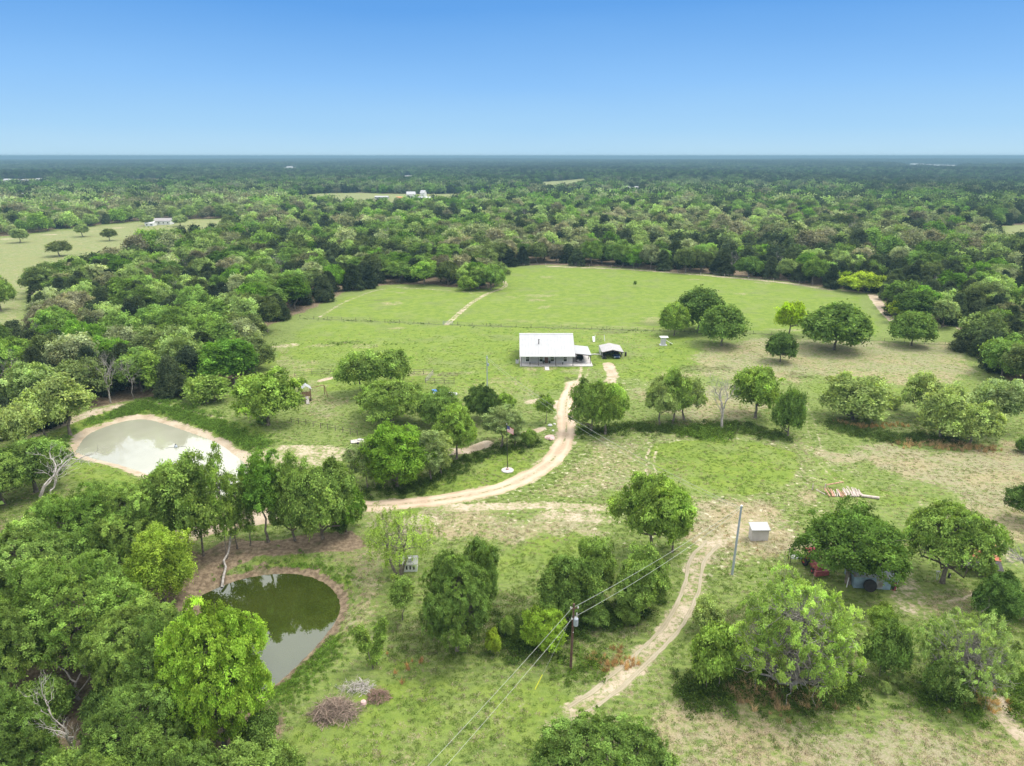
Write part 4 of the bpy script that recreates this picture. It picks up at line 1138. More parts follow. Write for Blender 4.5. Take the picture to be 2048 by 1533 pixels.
def scatter(name, pts, rot, scl, pick, tint, coll, label, cat, kind='stuff'):
    me = bpy.data.meshes.new(name)
    pts = np.asarray(pts, np.float32)
    me.vertices.add(len(pts)); me.vertices.foreach_set('co', pts.ravel())
    for nm, typ, prop, val in (('rot', 'FLOAT_VECTOR', 'vector', rot), ('scl', 'FLOAT_VECTOR', 'vector', scl), ('pick', 'INT', 'value', pick)):
        a = me.attributes.new(nm, typ, 'POINT'); a.data.foreach_set(prop, np.asarray(val, np.int32 if typ == 'INT' else np.float32).ravel())
    a = me.attributes.new('tint', 'FLOAT_COLOR', 'POINT'); a.data.foreach_set('color', np.column_stack([tint, np.ones(len(pts))]).astype(np.float32).ravel())
    o = link(name, me)
    ng = bpy.data.node_groups.new(name, 'GeometryNodeTree')
    ng.interface.new_socket('Geometry', in_out='INPUT', socket_type='NodeSocketGeometry')
    ng.interface.new_socket('Geometry', in_out='OUTPUT', socket_type='NodeSocketGeometry')
    N, L = ng.nodes.new, ng.links.new
    gi, go = N('NodeGroupInput'), N('NodeGroupOutput')
    ip, ci = N('GeometryNodeInstanceOnPoints'), N('GeometryNodeCollectionInfo')
    ci.inputs['Collection'].default_value = coll
    ci.inputs['Separate Children'].default_value = True; ci.inputs['Reset Children'].default_value = True
    def na(nm, typ):
        x_ = N('GeometryNodeInputNamedAttribute'); x_.data_type = typ; x_.inputs['Name'].default_value = nm
        return [s_ for s_ in x_.outputs if s_.enabled][0]
    L(gi.outputs[0], ip.inputs['Points']); L(ci.outputs[0], ip.inputs['Instance'])
    ip.inputs['Pick Instance'].default_value = True
    L(na('pick', 'INT'), ip.inputs['Instance Index'])
    e2r = N('FunctionNodeEulerToRotation'); L(na('rot', 'FLOAT_VECTOR'), e2r.inputs[0]); L(e2r.outputs[0], ip.inputs['Rotation'])
    L(na('scl', 'FLOAT_VECTOR'), ip.inputs['Scale'])
    L(ip.outputs[0], go.inputs[0])
    md = o.modifiers.new('scatter', 'NODES'); md.node_group = ng
    return tag(o, label, cat, None, kind)

acc = dict(p=[], r=[], s=[], k=[], t=[])
def add_wood(x, y, sp, tint, lod, rg):
    n = len(x)
    z = ground_h(x, y) - 0.1
    pick = np.where(sp == 1, rg.integers(3, 5, n), np.array([0, 1, 2, 5])[rg.integers(0, 4, n)]) + lod * 6
    if lod == 2: pick = 12 + rg.integers(0, 4, n)
    else: pick = np.where(sp == 3, 16, pick)
    s = (0.80 + 0.80 * rg.random(n) ** 1.3) * (1.0 if lod < 2 else 0.95)
    acc['p'].append(np.column_stack([x, y, z])); acc['r'].append(np.column_stack([np.zeros(n), np.zeros(n), rg.random(n) * 6.283]))
    acc['s'].append(np.column_stack([s, s, s * (0.80 + 0.25 * rg.random(n))])); acc['k'].append(pick); acc['t'].append(tint)
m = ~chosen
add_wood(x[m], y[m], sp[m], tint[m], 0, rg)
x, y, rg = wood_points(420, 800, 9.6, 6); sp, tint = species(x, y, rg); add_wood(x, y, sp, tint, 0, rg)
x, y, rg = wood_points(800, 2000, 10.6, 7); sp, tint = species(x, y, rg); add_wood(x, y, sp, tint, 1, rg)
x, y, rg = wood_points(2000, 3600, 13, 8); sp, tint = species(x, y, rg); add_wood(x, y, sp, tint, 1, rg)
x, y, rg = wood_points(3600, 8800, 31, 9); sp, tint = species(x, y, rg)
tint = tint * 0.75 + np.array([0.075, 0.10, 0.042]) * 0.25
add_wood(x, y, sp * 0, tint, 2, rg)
# wood beside and behind the camera's field of view, for a step aside
rg = np.random.default_rng(31)
x = rg.uniform(-190, -66, 520); y = rg.uniform(30, 150, 520)
m = (pix(x, y)[0] < -70) & (pix(x, y)[1] > 905)
x, y = x[m], y[m]; sp, tint = species(x, y, rg); add_wood(x, y, sp, tint, 0, rg)
A_ = {k: np.concatenate(v) for k, v in acc.items()}
print('woodland instances', len(A_['p']))
scatter('woodland', A_['p'], A_['r'], A_['s'], A_['k'], A_['t'], SRC, 'endless mixed oak and juniper woodland spreading to the horizon', 'woodland')
# ------------------------------------------------------------------ buildings, fences, vehicles and small things
M['white_metal'] = pmat('white_ribbed_metal', (0.39, 0.39, 0.388), 0.5, 0.0, 0.05, 0.6, ribs=('X', 0.92), bstr=0.7)
M['white_sheet'] = pmat('white_sheet_metal', (0.40, 0.40, 0.40), 0.5, 0.0, 0.06, 0.8, ribs=('X', 0.3))
M['tan_sheet'] = pmat('faded_sheet_metal', (0.37, 0.35, 0.335), 0.55, 0.0, 0.08, 0.8, ribs=('Y', 0.3))
M['siding'] = pmat('grey_ribbed_siding', (0.50, 0.49, 0.485), 0.6, 0.0, 0.05, 1.0, ribs=('X', 0.25))
M['trim'] = pmat('white_trim', (0.68, 0.68, 0.665), 0.5, var=0.05)
M['dark_trim'] = pmat('dark_brown_trim', (0.060, 0.045, 0.038), 0.5, var=0.15)
M['glass'] = pmat('dark_window_glass', (0.020, 0.022, 0.025), 0.08, var=0.2, spec=0.6)
M['door_wood'] = pmat('stained_door', (0.135, 0.062, 0.036), 0.5, var=0.2, scale=4)
M['concrete'] = pmat('pale_concrete', (0.50, 0.47, 0.445), 0.85, var=0.10, scale=0.8)
M['black'] = pmat('black_plastic', (0.018, 0.018, 0.019), 0.5, var=0.3)
M['rubber'] = pmat('tyre_rubber', (0.030, 0.028, 0.027), 0.9, var=0.3)
M['rim'] = pmat('wheel_rim', (0.42, 0.42, 0.43), 0.35, 0.7)
M['steel'] = pmat('galvanised_steel', (0.36, 0.40, 0.45), 0.5, 0.25, 0.12, 1.5)
M['dark_steel'] = pmat('dark_iron', (0.055, 0.050, 0.048), 0.7, 0.2, 0.3)
M['creosote'] = pmat('brown_pole_wood', (0.105, 0.060, 0.045), 0.9, var=0.3, scale=6)
M['post'] = pmat('weathered_post', (0.150, 0.125, 0.100), 0.95, var=0.35, scale=5)
M['log'] = pmat('peeled_log', (0.50, 0.42, 0.37), 0.9, var=0.25, scale=3)
M['log_red'] = pmat('cedar_log', (0.42, 0.25, 0.17), 0.9, var=0.3, scale=3)
M['play_wood'] = pmat('brown_playset_wood', (0.24, 0.155, 0.090), 0.85, var=0.3, scale=4)
M['tin'] = pmat('old_corrugated_tin', (0.33, 0.35, 0.37), 0.6, 0.2, 0.2, 1.2, col2=(0.22, 0.18, 0.15), ribs=('X', 0.15))
M['tin_blue'] = pmat('blue_grey_tin', (0.22, 0.30, 0.37), 0.6, 0.1, 0.2, 1.2, ribs=('X', 0.2))
M['rust'] = pmat('rusty_red_tin', (0.42, 0.120, 0.070), 0.75, 0.0, 0.25, 1.0, col2=(0.52, 0.26, 0.17), ribs=('X', 0.2))
M['red'] = pmat('faded_red_paint', (0.42, 0.045, 0.050), 0.5, var=0.2)
M['maroon'] = pmat('dull_red_metal', (0.30, 0.085, 0.085), 0.6, var=0.25)
M['blue'] = pmat('blue_plastic', (0.060, 0.23, 0.66), 0.5, var=0.1)
M['car_blue'] = pmat('dark_blue_paint', (0.022, 0.050, 0.105), 0.25, 0.2, 0.1, spec=0.5)
M['car_black'] = pmat('black_paint', (0.018, 0.019, 0.022), 0.25, 0.2, 0.1, spec=0.5)
M['car_white'] = pmat('white_paint', (0.75, 0.75, 0.74), 0.3, 0.0, 0.05)
M['chrome'] = pmat('headlamp', (0.70, 0.72, 0.74), 0.15, 0.5)
M['stone'] = pmat('pink_flagstone', (0.52, 0.36, 0.33), 0.9, var=0.2, scale=2)
M['rock'] = pmat('white_rock', (0.62, 0.60, 0.55), 0.95, var=0.2, scale=3)
M['twig'] = pmat('dry_brush_twigs', (0.30, 0.225, 0.175), 0.95, var=0.35, scale=2)
M['root'] = pmat('root_twigs', (0.27, 0.175, 0.135), 0.95, var=0.35, scale=2)
M['yellow'] = pmat('yellow_guard', (0.72, 0.70, 0.06), 0.5, var=0.05)
M['wire'] = pmat('overhead_wire', (0.40, 0.42, 0.36), 0.6, 0.0, 0.1)
M['f_red'] = pmat('flag_red', (0.52, 0.05, 0.06), 0.8, var=0.05)
M['f_white'] = pmat('flag_white', (0.78, 0.76, 0.76), 0.8, var=0.03)
M['f_blue'] = pmat('flag_blue', (0.030, 0.050, 0.17), 0.8, var=0.05)
M['roof_grey'] = pmat('grey_shingles', (0.30, 0.28, 0.27), 0.9, var=0.15, scale=2)
M['orange'] = pmat('rust_orange_sheet', (0.58, 0.24, 0.10), 0.7, var=0.2)
M['plant'] = pmat('potted_leaves', (0.030, 0.055, 0.022), 0.9, var=0.4, scale=9)

def at(px, py): x, y = P(px, py); return x, y, H(x, y)

# --- the white house
def house():
    x0, y0 = P(1040, 733.5); x1, _ = P(1149, 733.5)
    cx, w = (x0 + x1) / 2, x1 - x0
    t = thing('ranch_house', 'white metal roofed house with grey walls and a long front porch', 'house', (cx, y0, 0))
    hw = w / 2; por = 2.6; dp = 18.0; ev = 2.95; rise = 4.2; wy0, wy1 = por, dp - por
    MB().box((0, dp / 2, 0.09), (w, dp, 0.30)).build('porch_slab', M['concrete'], t)
    wl = MB()
    wl.hexa([(-hw + 0.35, wy0, 0.2), (hw - 0.35, wy0, 0.2), (hw - 0.35, wy1, 0.2), (-hw + 0.35, wy1, 0.2),
             (-hw + 0.35, wy0, ev + 0.95), (hw - 0.35, wy0, ev + 0.95), (hw - 0.35, wy1, ev + 0.95), (-hw + 0.35, wy1, ev + 0.95)])
    for sx in (-hw + 0.35, hw - 0.47):
        wl.prism([(wy0, ev + 0.95), (wy1, ev + 0.95), (dp / 2, ev + rise - 0.12)], sx, sx + 0.12)
    wl.build('wall', M['siding'], t)
    rf = MB(); o = 0.35; L = hw + 0.12
    rf.slab((-L, -o, ev), (L, -o, ev), (L, dp / 2, ev + rise), (-L, dp / 2, ev + rise), 0.10)
    rf.slab((L, dp + o, ev), (-L, dp + o, ev), (-L, dp / 2 + 0.002, ev + rise), (L, dp / 2 + 0.002, ev + rise), 0.10)
    r = rf.build('roof', M['white_metal'], t)
    MB().box((0, dp / 2, ev + rise + 0.115), (2 * L + 0.04, 0.5, 0.05)).build('ridge_cap', M['trim'], r)
    MB().box((0, -o - 0.04, ev + 0.02), (2 * L + 0.06, 0.07, 0.20)).build('gutter', M['trim'], r)
    k = (lambda yy: ev + rise * (yy + o) / (dp / 2 + o))
    fx = P(1079, 690)[0] - cx; fx = (1079 - 1095) / 7.1
    f = MB().tube([(fx, 4.6, k(4.6) - 0.2), (fx, 4.6, k(4.6) + 1.35)], 0.13, 10).build('flue_pipe', M['dark_steel'], r)
    MB().lathe([(0.0, 0), (0.24, 0.02), (0.20, 0.14), (0.0, 0.22)], (fx, 4.6, k(4.6) + 1.33), 10).build('flue_cap', M['dark_steel'], r)
    W_ = 240 / 8.533 / (x1 - x0) * 0
    sc = w / 109.0                                       # metres per photo pixel along the front
    def fxp(zx): return (1025 + zx / 8.533 - 1094.5) * sc
    for za, zb in ((218, 303), (452, 532), (642, 727), (868, 950)):
        a, b = fxp(za), fxp(zb); m_ = (a + b) / 2; ww = b - a
        fr = MB()
        zc, hh = 1.52, 1.80
        fr.box((m_, wy0 - 0.05, zc + hh / 2 - 0.06), (ww, 0.08, 0.13)); fr.box((m_, wy0 - 0.05, zc - hh / 2 + 0.06), (ww + 0.1, 0.10, 0.13))
        fr.box((a + 0.10, wy0 - 0.05, zc), (0.20, 0.08, hh - 0.26)); fr.box((b - 0.10, wy0 - 0.05, zc), (0.20, 0.08, hh - 0.26))
        fr.box((m_, wy0 - 0.06, zc), (ww - 0.40, 0.06, 0.12))
        q = fr.build('window', M['trim'], t)
        MB().box((m_, wy0 - 0.02, zc), (ww - 0.2, 0.05, hh - 0.2)).build('pane', M['glass'], q)
    a, b = fxp(545), fxp(625); m_ = (a + b) / 2
    fr = MB(); fr.box((m_, wy0 - 0.05, 2.42), (b - a, 0.08, 0.12)); fr.box((a + 0.07, wy0 - 0.05, 1.30), (0.14, 0.08, 2.12)); fr.box((b - 0.07, wy0 - 0.05, 1.30), (0.14, 0.08, 2.12))
    d = MB().box((m_, wy0 - 0.03, 1.30), (b - a - 0.28, 0.06, 2.12)).build('door', M['door_wood'], t)
    fr.build('door_frame', M['trim'], d)
    MB().lathe([(0, -0.03), (0.05, 0), (0, 0.04)], (m_ + 0.33, wy0 - 0.09, 1.2), 8, 'y').build('handle', M['rim'], d)
    for zx in (148, 440, 737, 1032):
        p = MB().box((fxp(zx), 0.2, ev / 2 + 0.16), (0.16, 0.16, ev - 0.22)); p.box((fxp(zx), 0.2, 0.34), (0.24, 0.24, 0.18))
        p.build('porch_post', M['dark_trim'], t)
    # lean-to carport on the right gable
    cw = 4.75; c0, c1 = hw + 0.14, hw + 0.14 + cw; ya, yb = 2.1, 11.6
    MB().box(((c0 + c1) / 2 + 0.05, 6.0, 0.06), (cw + 0.35, 12.0, 0.24)).build('carport_slab', M['concrete'], t)
    cr = MB().slab((c0, ya, 3.15), (c1, ya, 2.65), (c1 - 0.1, yb, 2.65), (c0, yb, 3.15), 0.08).build('carport_roof', M['white_sheet'], t)
    MB().slab((c0, ya - 0.06, 2.97), (c1, ya - 0.06, 2.47), (c1, ya - 0.005, 2.47), (c0, ya - 0.005, 2.97), 0.20).build('fascia', M['dark_trim'], cr)
    for yy in (ya + 0.2, (ya + yb) / 2, yb - 0.3):
        MB().box((c1 - 0.25, yy, 1.40), (0.14, 0.14, 2.42)).build('carport_post', M['dark_trim'], t)
    ac = thing('air_conditioner', 'grey air conditioner box by the left wall of the white house', 'air conditioner', (cx - hw - 0.75, y0 + 3.2, 0))
    MB().box((0, 0, 0.55), (0.9, 0.9, 1.0)).build('housing', M['siding'], ac)
    MB().lathe([(0.36, 0), (0.36, 0.05), (0, 0.07)], (0, 0, 1.05), 14).build('fan_grille', M['black'], ac)
    # things on the porch
    for zx, lab in ((536, 'dark potted shrub left of the brown front door'), (638, 'dark potted shrub right of the brown front door')):
        p = thing('potted_plant', lab, 'potted plant', (cx + fxp(zx), y0 + 2.2, 0.24), group='pots by the door')
        MB().lathe([(0.13, 0), (0.19, 0.32), (0.16, 0.32)], (0, 0, 0), 12).build('pot', M['dark_trim'], p)
        rg_ = np.random.default_rng(int(zx)); C = rg_.normal(0, 0.09, (9, 3)) + [0, 0, 0.52]
        V, F, to, wa = leaves(rg_, C, np.full(9, 0.17), 260, 0.06)
        c = link('leaves', leaf_mesh('leaves', V, F, to, wa, M['leaf']), p); c.color = (0.03, 0.055, 0.02, 1)
    for zx, lab in ((300, 'spiky green plant at the left end of the porch'), (862, 'spiky green plant at the right end of the porch')):
        p = thing('potted_plant', lab, 'potted plant', (cx + fxp(zx), y0 + 1.2, 0.24))
        MB().lathe([(0.10, 0), (0.14, 0.22), (0.12, 0.22)], (0, 0, 0), 10).build('pot', M['black'], p)
        bl = MB()
        for q in range(9):
            an = q * 0.7; bl.tube([(0, 0, 0.2), (0.12 * math.cos(an), 0.12 * math.sin(an), 0.55), (0.34 * math.cos(an), 0.34 * math.sin(an), 0.75)], [0.035, 0.03, 0.005], 4)
        bl.build('leaves', M['plant'], p)
    ch = thing('porch_chair', 'slatted chair between two porch windows', 'chair', (cx + fxp(367), y0 + 1.9, 0.24))
    MB().box((0, 0, 0.42), (0.55, 0.5, 0.06)).build('seat', M['siding'], ch)
    MB().box((0, 0.24, 0.78), (0.55, 0.05, 0.66)).build('backrest', M['siding'], ch)
    for sx in (-0.25, 0.25):
        for sy in (-0.22, 0.22): MB().box((sx, sy, 0.2), (0.05, 0.05, 0.38)).build('leg', M['dark_trim'], ch)
        MB().box((sx, 0, 0.62), (0.06, 0.5, 0.04)).build('armrest', M['dark_trim'], ch)
    return cx, y0, hw
hcx, hy0, hhw = house()
wx, wy = P(1094.5, 738.5)
tag(MB().box((wx - 0.05, hy0 - 1.9, 0.03), (1.15, 3.7, 0.22)).build('walkway', M['concrete']), 'short pale concrete walk in front of the house door', 'path', kind='structure')

def car(name, label, cat, x, y, rz, paint, L=4.9, Wd=1.9, Ht=1.75, truck=False):
    """nose points to -y before rotation"""
    t = thing(name, label, cat, (x, y, H(x, y) + (0.10 if truck is None else 0.02)), rz)
    hw = Wd / 2; sh = Ht * 0.56
    b = MB().prism([(-L / 2, 0.45), (-L / 2 + 0.05, 0.30), (L / 2 - 0.05, 0.32), (L / 2, 0.5), (L / 2, sh), (-L * 0.18, sh), (-L / 2 + 0.15, sh * 0.90), (-L / 2, sh * 0.72)], -hw, hw)
    by = b.build('body', paint, t)
    c0, c1 = -L * 0.20, (L * 0.12 if truck else L * 0.46)
    MB().hexa([(-hw + .04, c0, sh), (hw - .04, c0, sh), (hw - .04, c1, sh), (-hw + .04, c1, sh),
               (-hw + .22, c0 + 0.75, Ht), (hw - .22, c0 + 0.75, Ht), (hw - .22, c1 - 0.3, Ht), (-hw + .22, c1 - 0.3, Ht)]).build('cabin', paint, t)
    def pane(nm, q, n): MB().hexa([tuple(p) for p in q] + [tuple(p[i] + n[i] for i in range(3)) for p in q]).build(nm, M['glass'], t)
    def lerp(a, b_, f): return tuple(a[i] + (b_[i] - a[i]) * f for i in range(3))
    A, B_, C_, D = (-hw + .04, c0, sh), (hw - .04, c0, sh), (hw - .22, c0 + .75, Ht), (-hw + .22, c0 + .75, Ht)
    q = [lerp(lerp(A, D, .12), lerp(B_, C_, .12), .05), lerp(lerp(A, D, .12), lerp(B_, C_, .12), .95), lerp(lerp(A, D, .9), lerp(B_, C_, .9), .95), lerp(lerp(A, D, .9), lerp(B_, C_, .9), .05)]
    pane('windscreen', q, (0, -0.02, 0.02))
    for s in (-1, 1):
        A, B_, C_, D = (s * (hw - .04), c0, sh), (s * (hw - .04), c1, sh), (s * (hw - .22), c1 - .3, Ht), (s * (hw - .22), c0 + .75, Ht)
        q = [lerp(lerp(A, D, .12), lerp(B_, C_, .12), .12), lerp(lerp(A, D, .12), lerp(B_, C_, .12), .92), lerp(lerp(A, D, .86), lerp(B_, C_, .86), .92), lerp(lerp(A, D, .86), lerp(B_, C_, .86), .06)]
        pane('side_window', q, (s * 0.02, 0, 0.006))
        MB().box((s * hw * 0.74, -L / 2 + 0.03, sh * 0.72), (0.34, 0.12, 0.15)).build('headlight', M['chrome'], t)
        MB().box((s * (hw + 0.09), c0 + 0.35, sh + 0.08), (0.2, 0.1, 0.14)).build('mirror', paint, t)
        for yy in (-L * 0.31, L * 0.29):
            wv = MB().lathe([(0.30, -0.13), (0.36, -0.10), (0.36, 0.10), (0.30, 0.13)], (0, 0, 0), 18, 'x').build('wheel', M['rubber'], t, (s * (hw - 0.10), yy, 0.36))
            MB().lathe([(0.20, -0.02), (0.22, 0.0), (0.10, 0.02)], (s * 0.13, 0, 0), 12, 'x').build('rim', M['rim'], wv)
    MB().box((0, -L / 2 - 0.02, sh * 0.62), (Wd * 0.5, 0.06, 0.22)).build('grille', M['black'], t)
    MB().box((0, -L / 2 - 0.03, 0.42), (Wd * 0.98, 0.12, 0.18)).build('bumper', M['rim'] if truck else paint, t)
    return t
cx_, cy_ = hcx + hhw + 1.95, hy0 + 6.0
o = car('pickup_truck', 'black pickup truck with chrome front parked under the house carport', 'pickup truck', cx_, cy_, 0.0, M['car_black'], 5.4, 1.95, 1.85, True)
o.location.z = 0.18

# --- free standing carport with two vehicles
def carport():
    xa, ya = P(1203.5, 718.5); xb, _ = P(1247, 718.5)
    cx, w = (xa + xb) / 2, xb - xa
    t = thing('metal_carport', 'open carport with a pale low gable metal roof', 'carport', (cx, ya, 0))
    dp = 8.0; ev = 1.95; rg_ = 0.72; h = w / 2
    r = MB()
    r.slab((-h, 0, ev), (0, 0, ev + rg_), (0, dp, ev + rg_), (-h, dp, ev), 0.07)
    r.slab((0.002, 0, ev + rg_), (h, 0, ev), (h, dp, ev), (0.002, dp, ev + rg_), 0.07)
    rr = r.build('roof', M['tan_sheet'], t)
    g = MB()
    g.slab((-h, -0.05, ev - 0.16), (0, -0.05, ev + rg_ - 0.16), (0, -0.004, ev + rg_ - 0.16), (-h, -0.004, ev - 0.16), 0.24)
    g.slab((0.002, -0.05, ev + rg_ - 0.16), (h, -0.05, ev - 0.16), (h, -0.004, ev - 0.16), (0.002, -0.004, ev + rg_ - 0.16), 0.24)
    g.build('fascia', M['dark_trim'], rr)
    for sx in (-1, 1):
        for yy in (0.12, dp / 2, dp - 0.12): MB().box((sx * (h - 0.1), yy, ev / 2), (0.09, 0.09, ev)).build('post', M['siding'], t)
        MB().box((sx * (h - 0.04), dp * 0.62, ev * 0.55), (0.05, dp * 0.70, ev * 0.80)).build('side_panel', M['siding'], t)
    MB().box((0, dp - 0.04, ev * 0.55), (w - 0.3, 0.05, ev * 0.95)).build('back_panel', M['siding'], t)
    MB().box((0.4, dp - 0.9, 0.75), (1.9, 0.7, 1.4)).build('storage_shelf', M['post'], t)
    return cx, ya, h
ccx, ccy, cch = carport()
car('parked_car', 'dark blue car with its nose out of the open carport', 'car', ccx + 1.25, ccy + 2.0, 0.0, M['car_blue'], 4.5, 1.8, 1.5)
def rider():
    t = thing('ride_on_mower', 'black ride-on mower at the left post of the carport', 'mower', (ccx - cch + 0.75, ccy + 0.4, 0.02))
    MB().prism([(-0.9, 0.35), (-0.9, 0.75), (-0.1, 0.85), (0.0, 0.45), (0.9, 0.45), (0.9, 0.3)], -0.35, 0.35).build('body', M['black'], t)
    MB().box((0, 0.45, 0.62), (0.5, 0.5, 0.12)).build('seat', M['black'], t)
    MB().box((0, 0.72, 0.88), (0.5, 0.1, 0.45)).build('backrest', M['black'], t)
    MB().tube([(0, -0.1, 0.8), (0, 0.12, 1.12)], 0.03, 6).lathe([(0.19, 0), (0.2, 0.03), (0.17, 0.03)], (0, 0.14, 1.1), 12).build('steering_wheel', M['dark_steel'], t)
    for sx in (-1, 1):
        for yy, r_ in ((-0.65, 0.24), (0.55, 0.36)):
            MB().lathe([(r_ * .8, -0.12), (r_, -0.08), (r_, 0.08), (r_ * .8, 0.12)], (sx * 0.45, yy, r_), 14, 'x').build('wheel', M['rubber'], t)
rider()
x, y, z = at(1251, 713)
t = thing('propane_tank', 'dark upright tank leaning on the right side of the open carport', 'tank', (x, y, 0))
MB().lathe([(0.18, 0), (0.3, 0.1), (0.3, 1.15), (0.15, 1.3)], (0, 0, 0), 12).build('cylinder', M['dark_steel'], t)
MB().lathe([(0.08, 1.29), (0.09, 1.42), (0, 1.45)], (0, 0, 0), 10).build('valve', M['rim'], t)
for k in range(9):
    zx = 1355 + k * 20.5
    x, y, z = at(1025 + zx / 8.533, 709.5 + k * 0.04)
    rg_ = np.random.default_rng(k)
    tag(MB().lathe([(0.10, -0.02), (0.26, 0.05), (0.20, 0.22), (0.05, 0.28)], (0, 0, 0), 7).build('white_stone', M['rock'], None, (x, y, z)), 'white stone in the row between house carport and open carport', 'stone', 'row of white stones')

# --- swing frame and slide behind the carport
x, y, z = at(1199, 682)
t = thing('swing_frame', 'white swing frame with a slide on the lawn behind the carports', 'swing set', (x, y, 0))
for sx in (-1.45, 1.45):
    for sy in (-0.9, 0.9): MB().tube([(sx + 0.1 * (1 if sx > 0 else -1), sy, 0), (sx, 0, 1.95)], 0.06, 6).build('leg', M['trim'], t)
MB().tube([(-1.45, 0, 1.95), (1.45, 0, 1.95)], 0.06, 6).build('top_bar', M['play_wood'], t)
for sx in (-0.6, 0.4):
    q = MB().box((sx, 0, 0.5), (0.45, 0.2, 0.05)).build('swing_seat', M['black'], t)
    MB().tube([(sx - 0.2, 0, 0.5), (sx - 0.2, 0, 1.95)], 0.012, 4).tube([(sx + 0.2, 0, 0.5), (sx + 0.2, 0, 1.95)], 0.012, 4).build('chain', M['rim'], q)
MB().slab((-2.3, -2.0, 0.15), (-1.7, -2.0, 0.15), (-1.7, -0.1, 1.4), (-2.3, -0.1, 1.4), 0.07).build('slide', M['trim'], t)
# --- white and grey play house with slide
x, y, z = at(1326, 690.5)
t = thing('play_tower', 'small grey play hut with a flat white top and a white slide', 'play hut', (x, y, 0))
MB().box((0, 0, 1.25), (1.35, 1.5, 2.5)).build('wall', M['siding'], t)
MB().box((0.15, 0, 2.58), (2.5, 2.0, 0.16)).build('roof', M['trim'], t)
MB().box((0.0, -0.05, 0.09), (2.2, 1.8, 0.18)).build('base', M['trim'], t)
MB().box((0.69, 0, 1.95), (0.04, 0.9, 0.7)).build('doorway', M['black'], t)
MB().slab((0.7, -0.28, 1.55), (3.0, -0.28, 0.30), (3.0, 0.28, 0.30), (0.7, 0.28, 1.55), 0.09).build('slide', M['trim'], t)
MB().tube([(2.4, 0.25, 0), (2.4, 0.25, 0.6)], 0.05, 6).tube([(2.4, -0.25, 0), (2.4, -0.25, 0.6)], 0.05, 6).build('slide_support', M['dark_steel'], t)

# --- poles and wires
def pole_meter():
    x, y, z = at(974.5, 772); h = ztop(y, 712)
    t = thing('meter_pole', 'slim grey steel pole with a meter box in the lawn left of the house', 'utility pole', (x, y, 0))
    MB().tube([(0, 0, -0.3), (0, 0, h)], [0.15, 0.12], 10).build('shaft', M['steel'], t)
    MB().box((0.32, -0.15, h - 2.3), (0.42, 0.25, 0.7)).build('meter_box', M['steel'], t)
    MB().box((0.0, -0.16, h - 0.5), (0.5, 0.12, 0.14)).build('bracket', M['trim'], t)
    return Vector((x, y, h - 0.4))
def pole_steel():
    x, y, z = at(1464, 1150); h = ztop(y, 1012)
    t = thing('steel_pole', 'tall bare grey steel pole standing left of the white roofed hut', 'utility pole', (x, y, 0))
    MB().tube([(0, 0, -0.3), (0.28, 0, h)], [0.175, 0.13], 12, True).build('shaft', M['steel'], t)
    MB().lathe([(0.16, 0), (0.16, 0.06), (0, 0.10)], (0.28, 0, h), 12).build('cap', M['trim'], t)
    MB().tube([(0.1, 0, h - 0.35), (0.52, 0, h - 0.3)], 0.035, 6).build('bracket', M['dark_steel'], t)
    return Vector((x + 0.28, y, h - 0.3))
def pole_wood():
    x, y, z = at(1141, 1341); h = ztop(y, 1208)
    t = thing('wooden_pole', 'brown wooden utility pole carrying a grey can transformer', 'utility pole', (x, y, 0))
    MB().tube([(0, 0, -0.4), (0.16, 0, h)], [0.17, 0.115], 10).build('shaft', M['creosote'], t)
    tr = MB().lathe([(0.0, 0), (0.25, 0.02), (0.27, 0.1), (0.27, 0.86), (0.29, 0.88), (0.24, 0.97), (0, 1.02)], (0.42, -0.12, h - 2.75), 14).build('transformer', M['steel'], t)
    for sx in (-0.1, 0.1): MB().lathe([(0.05, 0), (0.06, 0.08), (0.035, 0.16), (0.05, 0.2), (0.02, 0.26)], (0.42 + sx, -0.12, h - 1.75), 8).build('bushing', M['rock'], tr)
    MB().box((0.24, -0.08, h - 2.3), (0.22, 0.10, 0.12)).box((0.24, -0.08, h - 2.6), (0.22, 0.10, 0.12)).build('mount', M['dark_steel'], t)
    MB().box((0.2, -0.12, h - 0.55), (0.85, 0.09, 0.10), 0.35).build('crossarm', M['creosote'], t)
    for dx, dz in ((-0.18, -0.05), (0.62, -0.02), (0.50, -0.85), (-0.02, -1.5), (0.34, -1.45)):
        MB().lathe([(0.03, -0.12), (0.075, -0.06), (0.05, 0), (0.075, 0.06), (0.03, 0.14)], (dx, -0.14, h - 0.35 + dz), 8).build('insulator', M['rock'], t)
    MB().tube([(0.62, -0.14, h - 0.4), (0.78, -0.2, h - 1.2), (0.70, -0.14, h - 2.2), (0.60, -0.12, h - 2.6)], 0.018, 5).build('lead_wire', M['dark_steel'], t)
    MB().box((0.16, -0.16, h - 3.6), (0.08, 0.03, 0.10)).build('pole_tag', M['trim'], t)
    return Vector((x + 0.16, y, h))
p_meter, p_steel, p_wood = pole_meter(), pole_steel(), pole_wood()
def wire(a, b, sag, r, label):
    n = 24; pts = []
    for i in range(n + 1):
        f = i / n; p = a.lerp(b, f); p.z -= sag * 4 * f * (1 - f); pts.append(p)
    tag(MB().tube(pts, r, 5).build('power_line', M['wire']), label, 'power line')
wire(p_wood + Vector((0.15, 0, -0.35)), p_steel + Vector((0, 0, 0.25)), 0.5, 0.018, 'upper wire from the brown pole to the steel pole')
wire(p_wood + Vector((0.1, 0, -1.7)), p_steel + Vector((0, 0, -0.1)), 0.75, 0.018, 'lower wire from the brown pole to the steel pole')
fx, fy = P(610, 1790, p_wood.z); far_end = Vector((fx, fy, p_wood.z))
